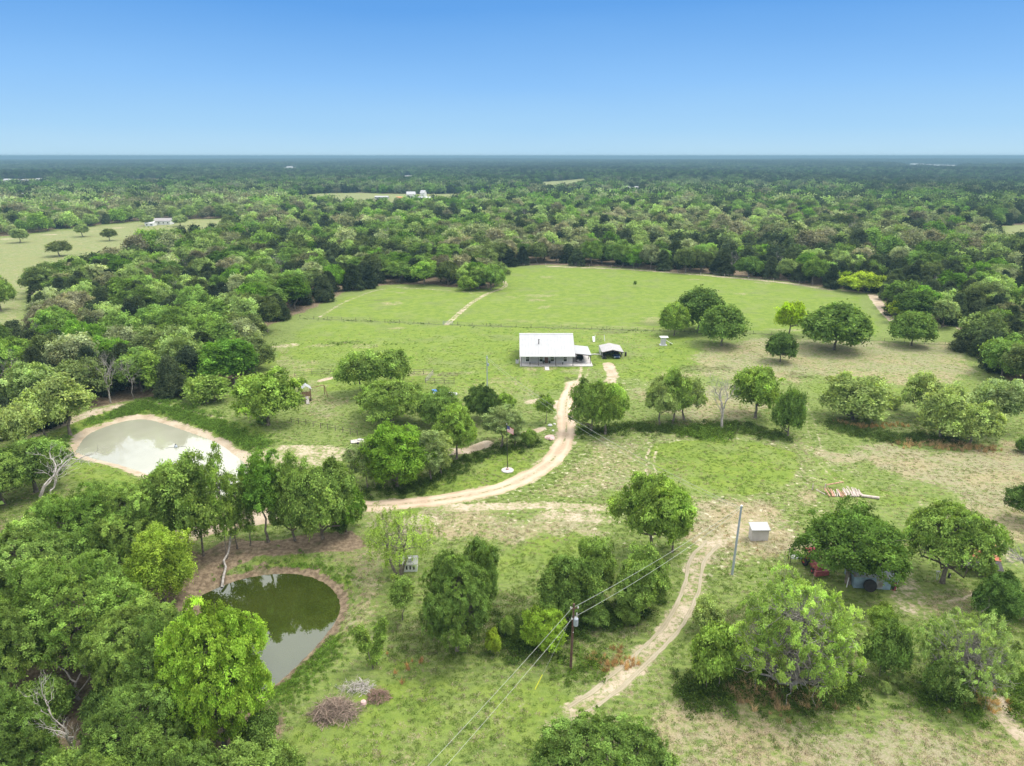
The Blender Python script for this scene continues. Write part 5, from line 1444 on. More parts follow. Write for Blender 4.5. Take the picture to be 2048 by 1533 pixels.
wire(p_wood + Vector((-0.12, -0.1, -0.35)), far_end, 0.35, 0.016, 'upper wire running from the brown pole out at the bottom edge')
fx, fy = P(665, 1785, p_wood.z - 1.4); far_end = Vector((fx, fy, p_wood.z - 1.4))
wire(p_wood + Vector((-0.12, -0.1, -1.8)), far_end, 0.35, 0.016, 'lower wire running from the brown pole out at the bottom edge')
wire(p_steel, p_meter, 2.2, 0.019, 'long sagging wire from the steel pole to the meter pole')
wire(p_steel + Vector((0.1, 0, -0.3)), p_meter + Vector((0.1, 0, -0.5)), 2.9, 0.016, 'lower sagging wire from the steel pole to the meter pole')
gx_, gy_ = P(1069, 1381); g = Vector((gx_, gy_, 0)); top = p_wood + Vector((0, 0, -1.2))
t = thing('guy_wire', 'guy wire of the brown pole with a yellow guard at its foot', 'guy wire', (0, 0, 0))
MB().tube([g, g.lerp(top, 0.5), top], 0.012, 4).build('strand', M['wire'], t)
MB().tube([g.lerp(top, 0.01), g.lerp(top, 0.20)], 0.05, 6).build('guard', M['yellow'], t)

# --- flag
def flag():
    x, y, z = at(1015, 942); h = ztop(y, 850)
    t = thing('flagpole', 'black flagpole set in a round white base inside the driveway bend', 'flagpole', (x, y, z))
    MB().lathe([(1.15, -0.1), (1.15, 0.16), (1.05, 0.20), (0.0, 0.20)], (0, 0, 0), 28).build('base', M['concrete'], t)
    MB().lathe([(0.3, 0.2), (0.26, 0.5), (0.12, 0.55)], (0, 0, 0), 10).build('collar', M['stone'], t)
    MB().tube([(0, 0, 0.2), (-0.12, 0, h)], [0.075, 0.05], 8).build('shaft', M['black'], t)
    MB().lathe([(0.0, 0), (0.09, 0.05), (0.10, 0.12), (0, 0.2)], (-0.12, 0, h), 10).build('finial', M['rim'], t)
    f = thing('flag', 'United States flag hanging limp from the black flagpole', 'flag', (x - 0.06, y - 0.02, z))
    nu, nv = 26, 26; Wf, Hf = 1.75, 1.25
    def pt(u, v, off=0.0):
        droop = 0.95 * u ** 1.15
        return (Wf * u * 0.68, 0.16 * math.sin(u * 7.5 + v * 1.5) * u ** 0.6 - 0.25 * u + off, h - 0.12 - v * Hf * (1 - 0.1 * u) - droop * Wf * 0.42)
    b = MB()
    for i in range(nu):
        for j in range(nv):
            u0, u1, v0, v1 = i / nu, (i + 1) / nu, j / nv, (j + 1) / nv
            b.mat(2 if (u0 < 0.40 and v0 < 7 / 13 - 0.02) else (0 if (j // 2) % 2 == 0 else 1)).face([pt(u0, v0), pt(u0, v1), pt(u1, v1), pt(u1, v0)])
    b.mat(1)
    for r_ in range(9):
        for c in range(11):
            if (r_ + c) % 2: continue
            u, v = 0.4 * (c + 1) / 12, (7 / 13) * (r_ + 1) / 10
            for off in (-0.012, 0.012):
                b.face([pt(u + 0.010 * math.cos(a) * (1 if k % 2 == 0 else 0.42), v + 0.014 * math.sin(a) * (1 if k % 2 == 0 else 0.42), off) for k, a in enumerate([math.pi / 2 + q * math.pi / 5 for q in range(10)])])
    b.build('cloth', [M['f_red'], M['f_white'], M['f_blue']], f)
flag()

# --- white roofed hut, tin shed and old machinery on the right
def gable(t, w, d, h, rise, over, wall, roof, along='x'):
    """simple house: wall and roof parts, ridge along x"""
    b = MB().box((0, 0, h / 2), (w, d, h))
    for sx in (-w / 2, w / 2 - 0.06): b.prism([(-d / 2, h), (d / 2, h), (0, h + rise - 0.05)], sx, sx + 0.06)
    b.build('wall', wall, t)
    e = d / 2 + over; k = rise / (d / 2); r = MB()
    r.slab((-w / 2 - over, -e, h - over * k), (w / 2 + over, -e, h - over * k), (w / 2 + over, 0, h + rise), (-w / 2 - over, 0, h + rise), 0.08)
    r.slab((w / 2 + over, e, h - over * k), (-w / 2 - over, e, h - over * k), (-w / 2 - over, 0.002, h + rise), (w / 2 + over, 0.002, h + rise), 0.08)
    return r.build('roof', roof, t)
x, y, z = at(1520, 1084)
t = thing('pump_hut', 'small hut with white sheet roof and grey block walls', 'hut', (x, y + 1.2, z), 0.02)
MB().box((0, -0.3, 0.95), (2.6, 1.3, 1.9)).build('wall', M['concrete'], t)
MB().slab((-1.45, -1.15, 1.85), (1.45, -1.15, 1.85), (1.45, 0.55, 2.35), (-1.45, 0.55, 2.35), 0.09).build('roof', M['white_sheet'], t)
MB().box((0, 0.30, 2.08), (2.58, 0.09, 0.36)).build('back_wall', M['concrete'], t)

x, y, z = at(1752, 1180)
t = thing('tin_shed', 'low shed of old corrugated tin under the broad dark oak', 'shed', (x, y + 2.0, z), -0.10)
MB().box((0, 0, 0.95), (5.4, 3.6, 1.9)).build('wall', M['tin_blue'], t)
r = MB().slab((-3.0, -2.2, 1.95), (3.0, -2.2, 1.95), (3.0, 2.3, 3.3), (-3.0, 2.3, 3.3), 0.07).build('roof', M['tin'], t)
MB().box((0, 1.75, 2.35), (5.4, 0.08, 0.95)).build('back_wall', M['tin'], t)
MB().box((0.6, -1.825, 0.95), (0.9, 0.05, 1.7)).build('door', M['tin'], t)
x, y, z = at(1740, 1184)
t = thing('tractor_tyre', 'big worn tractor tyre leaning on the tin shed', 'tyre', (x, y + 0.2, z + 0.83)); t.rotation_euler = (-0.22, 0, -0.1)
MB().lathe([(0.62, -0.20), (0.80, -0.22), (0.86, -0.12), (0.86, 0.12), (0.80, 0.22), (0.62, 0.20), (0.60, 0.0)], (0, 0, 0), 26, 'y').build('tread', M['rubber'], t)
MB().lathe([(0.60, -0.03), (0.61, 0.03)], (0, 0, 0), 20, 'y').build('rim', M['post'], t)
x, y, z = at(1693, 1175)
tag(MB().tube([(0, 0, 0), (0.16, 0.1, 1.45)], 0.06, 8).build('white_pipe', M['trim'], None, (x, y, z)), 'white pipe standing beside the trunk of the broad dark oak', 'pipe')
x, y, z = at(1789, 1181)
t = thing('dog_kennel', 'small kennel with red side, white front and grey pitched roof', 'kennel', (x, y + 0.6, z), -0.5)
MB().box((0, 0, 0.6), (0.9, 1.3, 1.2)).build('wall', M['maroon'], t)
MB().slab((-0.6, -0.85, 1.12), (0.6, -0.85, 1.5), (0.6, 0.8, 1.5), (-0.6, 0.8, 1.12), 0.08).build('roof', M['siding'], t)
MB().box((0.47, 0, 0.62), (0.05, 1.2, 1.2)).build('side_board', M['trim'], t)
MB().box((0, -0.67, 0.5), (0.45, 0.05, 0.7)).build('doorway', M['black'], t)
MB().box((0.5, -0.1, 0.75), (0.05, 1.45, 0.12)).build('batten', M['dark_trim'], t)
def tractor():
    x, y, z = at(1628, 1140)
    t = thing('old_tractor', 'faded red tractor with black cab parked under the broad dark oak', 'tractor', (x, y + 0.6, z), 0.15)
    MB().prism([(-1.9, 0.6), (-1.9, 1.25), (-0.2, 1.4), (-0.1, 0.8), (0.5, 0.8), (0.5, 0.5), (-1.7, 0.45)], -0.45, 0.45).build('hood', M['maroon'], t)
    MB().box((0, 0.55, 0.95), (1.5, 0.9, 0.5)).build('platform', M['black'], t)
    MB().box((0, 0.65, 1.35), (0.5, 0.5, 0.4)).build('seat', M['black'], t)
    cab = MB()
    for sx in (-0.62, 0.62):
        for sy in (0.15, 1.15): cab.box((sx, sy, 1.75), (0.08, 0.08, 1.3))
    cab.build('roll_bar', M['dark_steel'], t)
    MB().box((0, 0.65, 2.45), (1.4, 1.25, 0.10)).build('canopy', M['red'], t)
    MB().lathe([(0.20, 0), (0.22, 0.03), (0.18, 0.03)], (0, 0.1, 1.62), 12).build('steering_wheel', M['black'], t)
    MB().box((0, -2.2, 0.5), (2.0, 0.5, 0.7)).build('loader_bucket', M['maroon'], t)
    for sx in (-1, 1):
        MB().slab((sx * 0.85 - 0.2, 0.1, 1.42), (sx * 0.85 + 0.2, 0.1, 1.42), (sx * 0.85 + 0.2, 1.1, 1.42), (sx * 0.85 - 0.2, 1.1, 1.42), 0.06).build('mudguard', M['red'], t)
        for yy, r_, w_ in ((0.7, 0.72, 0.2), (-1.4, 0.42, 0.14)):
            q = MB().lathe([(r_ * .7, -w_), (r_, -w_ * .7), (r_, w_ * .7), (r_ * .7, w_)], (sx * 0.85, yy, r_), 20, 'x').build('wheel', M['rubber'], t)
            MB().lathe([(r_ * .3, -w_ * 1.05), (r_ * .55, -w_ * .9), (r_ * .55, w_ * .9), (r_ * .3, w_ * 1.05)], (sx * 0.85, yy, r_), 14, 'x').build('rim', M['red'], q)
tractor()
x, y, z = at(1598, 1132)
t = thing('hay_rack', 'dark open steel frame with a pale plank rail beside the red tractor', 'rack', (x, y + 0.4, z), -0.12)
for sx in (-1.1, 1.1):
    for sy in (0, 1.1): MB().tube([(sx, sy, 0), (sx, sy, 1.95)], 0.05, 6).build('upright', M['dark_steel'], t)
    MB().tube([(sx, 0, 1.95), (sx, 1.1, 1.95)], 0.05, 6).build('top_bar', M['dark_steel'], t)
MB().tube([(-1.1, 1.1, 1.9), (1.1, 1.1, 1.9)], 0.05, 6).build('cross_bar', M['dark_steel'], t)
MB().box((0, 0.5, 1.0), (2.15, 0.9, 0.10)).build('shelf', M['rock'], t)
MB().box((0, 0.05, 0.92), (2.1, 0.08, 0.22)).build('rail', M['trim'], t)
x, y, z = at(1972, 1150)
t = thing('rusty_shed', 'shed with a rusty red tin roof and a dark lean-to in front', 'shed', (x, y + 2.5, z), -0.28)
MB().box((0, 0, 1.0), (4.2, 3.0, 2.0)).build('wall', M['post'], t)
MB().slab((-2.4, -1.8, 2.0), (2.4, -1.8, 2.0), (2.4, 1.9, 3.1), (-2.4, 1.9, 3.1), 0.07).build('roof', M['rust'], t)
MB().box((0, 1.46, 2.35), (4.2, 0.08, 0.9)).build('back_wall', M['post'], t)
MB().slab((-2.3, -3.6, 1.40), (2.3, -3.6, 1.40), (2.3, -1.82, 1.95), (-2.3, -1.82, 1.95), 0.06).build('lean_to_roof', M['dark_steel'], t)
for sx in (-2.2, 0, 2.2): MB().box((sx, -3.5, 0.7), (0.1, 0.1, 1.4)).build('post', M['post'], t)
x, y, z = at(1898, 1156)
t = thing('scrap_tyre', 'black tyre with tan rim lying under the broad green oak', 'tyre', (x, y, z + 0.34)); t.rotation_euler = (0, 0, 0.7)
MB().lathe([(0.2, -0.12), (0.34, -0.1), (0.36, 0), (0.34, 0.1), (0.2, 0.12)], (0, 0, 0), 18, 'y').build('tread', M['rubber'], t)
MB().lathe([(0.10, -0.13), (0.19, -0.11), (0.19, 0.11), (0.10, 0.13)], (0, 0, 0), 14, 'y').build('rim', M['log'], t)
x, y, z = at(1874, 1161)
t = thing('white_stand', 'white two-legged stand in the dirt left of the black tyre', 'stand', (x, y, z))
for sx in (-0.13, 0.05): MB().tube([(sx * 1.8, 0, 1.35), (sx * 0.6, 0, 0)], 0.03, 6).build('leg', M['trim'], t)
MB().box((-0.05, 0, 1.38), (0.55, 0.3, 0.06)).build('top', M['siding'], t)
x, y, z = at(1978, 1172)
t = thing('white_drum', 'white drum half hidden by the bushy tree near the rusty roof', 'drum', (x, y, z))
MB().lathe([(0.28, 0), (0.3, 0.05), (0.3, 0.9), (0.27, 0.93), (0, 0.95)], (0, 0, 0), 16).build('barrel', M['trim'], t)
MB().lathe([(0.305, 0.3), (0.32, 0.33), (0.305, 0.36)], (0, 0, 0), 16).build('hoop', M['siding'], t)

# --- little white summer house by the willow
x, y, z = at(820, 1145)
t = thing('birdhouse_hut', 'tiny white cottage-shaped hut under the pale willow', 'small hut', (x, y + 0.9, z), 0.06)
r = gable(t, 1.9, 1.5, 1.35, 0.75, 0.15, M['trim'], M['siding'])
MB().prism([(0, 1.6), (0.8, 1.6), (0.8, 2.2)], -0.35, 0.35).build('gable_dormer', M['trim'], r) if False else MB().box((0.05, -0.55, 1.95), (0.6, 0.35, 0.4)).build('dormer', M['trim'], r)
for sx in (-0.5, 0.0, 0.5):
    q = MB().box((sx, -0.765, 0.7), (0.36, 0.04, 0.75)).build('window', M['rock'], t)
    MB().box((sx, -0.79, 0.7), (0.22, 0.02, 0.6)).build('pane', M['glass'], q)

# --- brush piles, log pile
def brush(name, label, px, py, w, d, h, n, seed, mat):
    rg_ = np.random.default_rng(seed); x, y, z = at(px, py); tb = TB()
    for i in range(n):
        a = rg_.random() * 6.283; q = math.sqrt(rg_.random())
        c = np.array([q * math.cos(a) * w / 2 * 0.75, q * math.sin(a) * d / 2 * 0.75, 0.05 + (1 - q * q) * h * rg_.random()])
        dr = np.array([rg_.normal(), rg_.normal() * 0.8, rg_.normal() * 0.32]); dr /= np.linalg.norm(dr)
        L = (0.5 + 0.9 * rg_.random()) * w * 0.30
        a0, b0 = c - dr * L / 2, c + dr * L / 2; a0[2] = max(a0[2], 0.02); b0[2] = max(b0[2], 0.02)
        rr = 0.014 + 0.045 * rg_.random() ** 3
        tb.add(wiggle(rg_, a0, b0, 5, 0.08, 0.08), np.linspace(rr, rr * 0.35, 5), 4)
    V, F = tb.get()
    tag(link(name, np_mesh(name, V, F, mat, True), None, (x, y, z)), label, 'brush pile')
brush('brush_pile', 'large tangle of bare grey branches on the grass near the small pond', 672, 1428, 6.4, 4.2, 1.5, 520, 1, M['twig'])
brush('brush_pile', 'smaller reddish heap of roots and twigs right of the large grey tangle', 757, 1396, 3.0, 2.6, 1.2, 240, 2, M['root'])
brush('brush_pile', 'thin pale twigs lying behind the two brush heaps', 712, 1378, 5.0, 2.4, 0.5, 120, 3, M['bark_white'])
x, y, z = at(727, 1408)
tag(MB().lathe([(0.36, -0.05), (0.34, 0.2), (0.28, 0.34), (0, 0.36)], (0, 0, 0), 12).build('cut_stump', M['stone'], None, (x, y, z)), 'round cut stump between the two brush heaps', 'stump')
tb = TB(); rg_ = np.random.default_rng(9)
x, y = P(463, 1092); x2, y2 = P(443, 1172, -0.6)
tb.add(wiggle(rg_, (0, 0, 1.6), (x2 - x, y2 - y, -0.9), 7, 0.02), np.linspace(0.13, 0.20, 7), 7)
for k in range(4): tb.add(wiggle(rg_, (0.05 * k, -0.3 * k, 1.5 - 0.2 * k), (rg_.normal() * 0.8, 0.5, 2.6 + rg_.random()), 4, 0.1), np.linspace(0.05, 0.01, 4), 4)
V, F = tb.get()
tag(link('fallen_log', np_mesh('fallen_log', V, F, M['bark_grey'], True), None, (x, y, 0)), 'pale leaning dead log sloping down to the edge of the small pond', 'log')
rg_ = np.random.default_rng(4)
lx0, ly, _ = at(1655, 991); lx1 = at(1730, 996)[0]
for i in range(30):
    f = i / 29.0; L = 1.7 + 0.8 * rg_.random(); ln = rg_.normal(0, 0.25)
    r_ = 0.07 + 0.05 * rg_.random()
    sx = lx0 + (lx1 - lx0) * f + rg_.normal(0, 0.15)
    a = (0, 0, r_ + 0.02); b = (ln, L * 0.85, 0.35 + 0.55 * rg_.random())
    red = f < 0.45 and rg_.random() < 0.7
    tag(MB().tube([a, b], [r_, r_ * 0.8], 7).build('cedar_log', M['log_red'] if red else M['log'], None, (sx, ly - 0.6 + rg_.normal(0, 0.2), 0)),
        'reddish cedar log leaning in the log pile' if red else 'pale peeled log leaning in the log pile', 'log', 'red logs of the pile' if red else 'pale logs of the pile')
for (xa, ya), (xb, yb), m_, lab, r_ in [((1652, 979), (1685, 973), 'log_red', 'rust coloured log lying across the top of the log pile', 0.12), ((1632, 980), (1650, 990), 'log', 'thin pale pole lying at the left end of the log pile', 0.08),
                                       ((1722, 994), (1758, 999), 'log', 'thick pale log lying at the right end of the log pile', 0.24)]:
    A1, B1 = P(xa, ya), P(xb, yb); zz = 0.85 if m_ == 'log_red' else r_
    tag(MB().tube([(0, 0, 0), (B1[0] - A1[0], B1[1] - A1[1], 0)], r_, 9).build('cedar_log', M[m_], None, (A1[0], A1[1], zz)), lab, 'log')
for px, lab in ((1624, 'white upright stake left of the log pile'), (1649, 'white upright stake within the log pile')):
    x, y, z = at(px, 981)
    tag(MB().tube([(0, 0, -0.2), (0.05, 0, 1.25)], 0.09, 8).build('white_stake', M['log'], None, (x, y, z)), lab, 'stake')

# --- fences
def fence(name, label, pts, gap, h, r, rails, mat, wire_r=0.012, gate=None, cat='fence'):
    line = spline(PP(pts), gap)
    line = PP(pts) if len(pts) < 2 else line
    s = np.concatenate([[0], np.cumsum(np.linalg.norm(np.diff(line, axis=0), axis=1))])
    n = max(2, int(s[-1] / gap) + 1); q = np.linspace(0, s[-1], n)
    X_, Y_ = np.interp(q, s, line[:, 0]), np.interp(q, s, line[:, 1])
    t = thing(name, label, cat, (X_[0], Y_[0], 0))
    Z_ = ground_h(X_, Y_); rg_ = np.random.default_rng(len(pts) + n)
    for i in range(n):
        hh = h * (1 + 0.1 * rg_.normal())
        MB().tube([(X_[i] - X_[0], Y_[i] - Y_[0], Z_[i] - 0.2), (X_[i] - X_[0] + 0.05 * rg_.normal(), Y_[i] - Y_[0], Z_[i] + hh)], [r, r * 0.85], 6).build('post', mat, t)
    for fz in rails:
        MB().tube([(X_[i] - X_[0], Y_[i] - Y_[0], Z_[i] + h * fz) for i in range(n)], wire_r, 4).build('rail' if wire_r > 0.03 else 'strand', mat, t)
    return t
fence('wire_fence', 'low wire fence on weathered posts crossing the green field', [(600, 637), (750, 644), (888, 649.5)], 5.0, 1.2, 0.06, (0.4, 0.7, 0.95), M['post'])
fence('wire_fence', 'wire fence from the field gap to the round trees', [(915, 650.5), (1100, 656.5), (1340, 663.5), (1400, 665)], 5.0, 1.2, 0.06, (0.4, 0.7, 0.95), M['post'])
fence('wire_fence', 'wire fence behind the round trees on the right of the field', [(1400, 665), (1560, 671), (1740, 681), (1890, 691)], 5.5, 1.2, 0.06, (0.4, 0.7, 0.95), M['post'])
fence('wire_fence', 'sparse pale posted fence along the far edge of the field', [(1005, 534.5), (1100, 532.5), (1250, 538), (1420, 551.5), (1560, 564), (1650, 574)], 11.0, 1.4, 0.08, (0.5, 0.9), M['bark_white'])
fence('garden_fence', 'dark post and wire fence below the play tower', [(583, 845), (610, 850), (650, 858), (690, 866), (715, 872)], 2.0, 1.25, 0.075, (0.5, 0.92), M['post'], 0.03)
fence('garden_fence', 'faint wire fence behind the play tower', [(590, 752), (600, 748.5), (660, 748), (700, 748)], 4.0, 1.3, 0.05, (0.05, 0.5, 0.95), M['post'], 0.03)
fence('garden_pen', 'dark fenced pen corner right of the lawn oaks, back run', [(810, 748), (850, 749), (866, 749)], 2.1, 1.4, 0.07, (0.05, 0.5, 0.95), M['post'], 0.035)
fence('garden_pen', 'dark fenced pen, front run with five posts', [(851, 766.5), (880, 767), (908, 767)], 2.0, 1.4, 0.07, (0.05, 0.5, 0.95), M['post'], 0.035)
fence('garden_pen', 'weathered lattice side joining the two runs of the pen', [(866, 750), (852, 766)], 1.0, 1.4, 0.06, (0.3, 0.6, 0.95), M['bark_white'], 0.035)
x, y, z = at(896, 650)
t = thing('field_gate', 'grey tube gate in the wire fence at the field path', 'gate', (x, y, z), -0.1)
for k in range(5): MB().tube([(-1.7, 0, 0.25 + 0.24 * k), (1.7, 0, 0.25 + 0.24 * k)], 0.03, 6).build('bar', M['steel'], t)
for sx in (-1.75, 0, 1.75): MB().tube([(sx, 0, 0), (sx, 0, 1.35)], 0.05, 6).build('upright', M['steel'], t)

# --- play tower with swing beam by the pond
x, y, z = at(612, 803)
t = thing('wooden_playset', 'brown wooden play tower with white tin roof and A-frame swing', 'playset', (x, y + 0.8, z), 0.35)
for sx in (-0.95, 0.95):
    for sy in (-0.95, 0.95): MB().box((sx, sy, 1.65), (0.14, 0.14, 3.3)).build('leg', M['play_wood'], t)
MB().box((0, 0, 1.35), (2.1, 2.1, 0.12)).build('deck', M['play_wood'], t)
for nm, c, d in (('front_panel', (0, -1.0, 1.95), (2.0, 0.06, 1.1)), ('left_panel', (-1.02, 0, 1.95), (0.06, 1.9, 1.1)), ('right_panel', (1.02, 0, 1.75), (0.06, 1.9, 0.7))): MB().box(c, d).build(nm, M['play_wood'], t)
MB().box((1.03, 0, 0.65), (0.06, 1.9, 1.25)).build('tin_skirt', M['tin_blue'], t)
r = MB(); r.slab((-1.2, -1.3, 3.0), (0, -1.3, 3.95), (0, 1.3, 3.95), (-1.2, 1.3, 3.0), 0.06); r.slab((0.002, -1.3, 3.95), (1.2, -1.3, 3.0), (1.2, 1.3, 3.0), (0.002, 1.3, 3.95), 0.06)
r.build('roof', M['white_sheet'], t)
MB().slab((-0.35, -3.2, 0.05), (0.35, -3.2, 0.05), (0.35, -1.02, 1.35), (-0.35, -1.02, 1.35), 0.06).build('slide', M['bark_grey'], t)
MB().tube([(0.9, 0.5, 2.9), (4.4, 1.6, 2.9)], 0.09, 6).build('swing_beam', M['play_wood'], t)
for s in (-1, 1): MB().tube([(4.4, 1.6, 2.95), (4.7 - s * 0.3, 1.6 + s * 1.35, 0)], 0.085, 6).build('frame_leg', M['play_wood'], t)
MB().tube([(4.55, 0.95, 1.3), (4.55, 2.3, 1.3)], 0.06, 6).build('frame_brace', M['play_wood'], t)
# --- small things among the lawn oaks
x, y, z = at(873, 790)
t = thing('covered_table', 'table under a bright blue sheet behind the dark oak', 'table', (x, y, z), 0.3)
MB().slab((-1.0, -0.8, 0.86), (1.0, -0.8, 0.86), (1.1, 1.0, 1.05), (-0.9, 1.0, 1.05), 0.06).build('blue_sheet', M['blue'], t)
MB().slab((-1.1, -1.9, 0.60), (0.1, -1.9, 0.60), (0.2, -0.85, 0.84), (-1.0, -0.85, 0.84), 0.06).build('white_sheet', M['f_white'], t)
for sx in (-0.8, 0.8):
    for sy in (-0.7, 0.8): MB().box((sx, sy, 0.43), (0.08, 0.08, 0.86)).build('leg', M['post'], t)
x, y, z = at(900, 790)
t = thing('white_boat', 'upturned white skiff beside the pen, behind the dark oak', 'boat', (x, y, z), 1.35)
b = MB(); n = 10; ring = []
for i in range(n + 1):
    f = i / n; w = 0.72 * math.sin(math.pi * (0.12 + 0.80 * f)) ** 0.6 * (1 if f < 0.85 else (1 - f) / 0.15 * 0.7 + 0.3)
    ring.append([(-w, f * 3.6 - 1.8, 0.12), (-w * 0.75, f * 3.6 - 1.8, 0.50), (0, f * 3.6 - 1.8, 0.62), (w * 0.75, f * 3.6 - 1.8, 0.50), (w, f * 3.6 - 1.8, 0.12)])
for i in range(n):
    for k in range(4): b.face([ring[i][k], ring[i][k + 1], ring[i + 1][k + 1], ring[i + 1][k]])
b.face(ring[0]); b.face(ring[-1][::-1])
b.build('hull', M['trim'], t)
MB().tube([(0, -1.8, 0.64), (0, 1.75, 0.64)], 0.04, 5).build('keel', M['siding'], t)
x, y, z = at(946, 812)
t = thing('white_cabinet', 'white cabinet glimpsed through the dark dense tree', 'cabinet', (x, y, z))
MB().box((0, 0, 0.95), (0.9, 0.7, 1.9)).build('carcass', M['trim'], t); MB().box((0, -0.365, 0.95), (0.8, 0.03, 1.7)).build('door', M['f_white'], t)
x, y, z = at(712, 890)
t = thing('flat_trailer', 'low pale flatbed platform left of the vivid green tree', 'trailer', (x, y + 0.9, z), 0.25)
MB().box((0.1, 0, 0.42), (2.6, 1.7, 0.10)).build('bed', M['bark_white'], t)
MB().box((-1.25, 0, 0.35), (0.10, 1.8, 0.16)).build('end_beam', M['dark_steel'], t)
MB().box((0.6, 0.1, 0.62), (0.8, 0.6, 0.3)).build('crate', M['siding'], t)
for sy in (-0.85, 0.85): MB().lathe([(0.2, -0.08), (0.27, -0.06), (0.27, 0.06), (0.2, 0.08)], (0.2, sy, 0.27), 14, 'y').build('wheel', M['rubber'], t)
x, y, z = at(1100, 876)
rg_ = np.random.default_rng(3); b = MB(); rim = [(1.15 * math.cos(a) * (0.85 + 0.3 * rg_.random()), 1.5 * math.sin(a) * (0.85 + 0.3 * rg_.random())) for a in np.linspace(0, 6.283, 9)[:-1]]
nb = len(rim)
for i in range(nb):
    p, q = rim[i], rim[(i + 1) % nb]
    b.face([(p[0], p[1], -0.05), (q[0], q[1], -0.05), (q[0] * .94, q[1] * .94, 0.16), (p[0] * .94, p[1] * .94, 0.16)])
b.face([(p[0] * .94, p[1] * .94, 0.16) for p in rim])
tag(b.build('flat_boulder', M['stone'], None, (x, y, z)), 'large flat pinkish boulder in the grass left of the driveway', 'boulder')
for k, (px, py, s, lab) in enumerate([(1100, 852, 0.55, 'grey boulder under the young tree by the driveway'), (1106, 862, 0.3, 'pale rock between grey and pink boulders'), (1109, 849, 0.32, 'pale rock at the top of the rock trail by the driveway')]):
    x, y, z = at(px, py)
    tag(MB().lathe([(s * .7, -0.1), (s, s * .25), (s * .75, s * .6), (s * .2, s * .75)], (0, 0, 0), 8).build('boulder', M['rock'] if k else M['siding'], None, (x, y, z)), lab, 'rock')
x, y = P(352, 895, POND1_Z)
t = thing('pond_aerator', 'dark floating aerator in the middle of the pale pond', 'aerator', (x, y, POND1_Z))
MB().lathe([(0.25, -0.05), (0.38, 0.1), (0.30, 0.3), (0.16, 0.55), (0, 0.6)], (0, 0, 0), 14).build('float', M['steel'], t)
MB().lathe([(0.1, 0.55), (0.12, 0.7), (0, 0.74)], (0, 0, 0), 10).build('motor', M['dark_steel'], t)
MB().tube([(-1.9, -0.5, 0.03), (0, 0, 0.06), (1.9, 0.5, 0.03)], 0.025, 5).build('mooring_line', M['dark_steel'], t)
x, y, z = at(1707, 581)
t = thing('deer_feeder', 'black barrel feeder on legs over bare soil at the field edge', 'feeder', (x, y, z))
MB().lathe([(0.15, 1.2), (0.42, 1.5), (0.42, 2.3), (0.3, 2.45), (0, 2.5)], (0, 0, 0), 14).build('barrel', M['black'], t)
for a in (0.3, 2.4, 4.5): MB().tube([(0.4 * math.cos(a), 0.4 * math.sin(a), 1.6), (0.7 * math.cos(a), 0.7 * math.sin(a), 0)], 0.05, 6).build('leg', M['dark_steel'], t)

# --- far buildings
def far_house(px, py, wpx, d, h, rise, rz, wall, roof, label, windows=0, name='far_house', cat='house'):
    x, y = P(px, py); z = H(x, y); dp = depth(x, y, z); w = wpx * dp / FPX
    t = thing(name, label, cat, (x, y, z - 0.2), rz)
    gable(t, w, d, h, rise, 0.4, wall, roof)
    for k in range(windows):
        q = MB().box((-w / 2 + w * (k + 0.5) / windows, -d / 2 - 0.03, h * 0.55), (1.3, 0.06, 1.4)).build('window', M['trim'], t)
        MB().box((-w / 2 + w * (k + 0.5) / windows, -d / 2 - 0.07, h * 0.55), (1.0, 0.04, 1.1)).build('pane', M['glass'], q)
    return t
far_house(327, 449, 34, 10, 3.4, 2.0, 0.10, M['trim'], M['roof_grey'], 'long white house with grey roof at the back of the far left meadow', 4)
far_house(302, 452, 16, 8, 2.6, 1.2, 0.10, M['trim'], M['trim'], 'low white porch wing left of the far grey roofed house', 2, 'far_house')
far_house(822, 397, 17, 13, 6, 3.2, 0.2, M['trim'], M['white_sheet'], 'pale barn at the left of the distant farmstead in the clearing', 0, 'far_barn', 'barn')
far_house(847, 395, 9, 10, 6.5, 3.5, -0.2, M['trim'], M['white_sheet'], 'tall white farm building at the right of the distant farmstead', 1, 'far_barn', 'barn')
far_house(838, 401, 15, 11, 3.5, 1.4, 0.0, M['dark_trim'], M['white_sheet'], 'low open-fronted shed in the middle of the distant farmstead', 0, 'far_shed', 'shed')
far_house(857, 401, 12, 9, 3.5, 1.2, 0.0, M['trim'], M['trim'], 'low pale shed at the right end of the distant farmstead', 2, 'far_shed', 'shed')
far_house(801, 398, 16, 8, 2.2, 0.9, 0.0, M['orange'], M['orange'], 'orange heap-like low shed left of the distant barn', 0, 'far_shed', 'shed')
far_house(764, 398, 26, 12, 3.0, 1.0, 0.0, M['white_sheet'], M['white_sheet'], 'long pale blue-white shed in the distant clearing', 0, 'far_shed', 'shed')
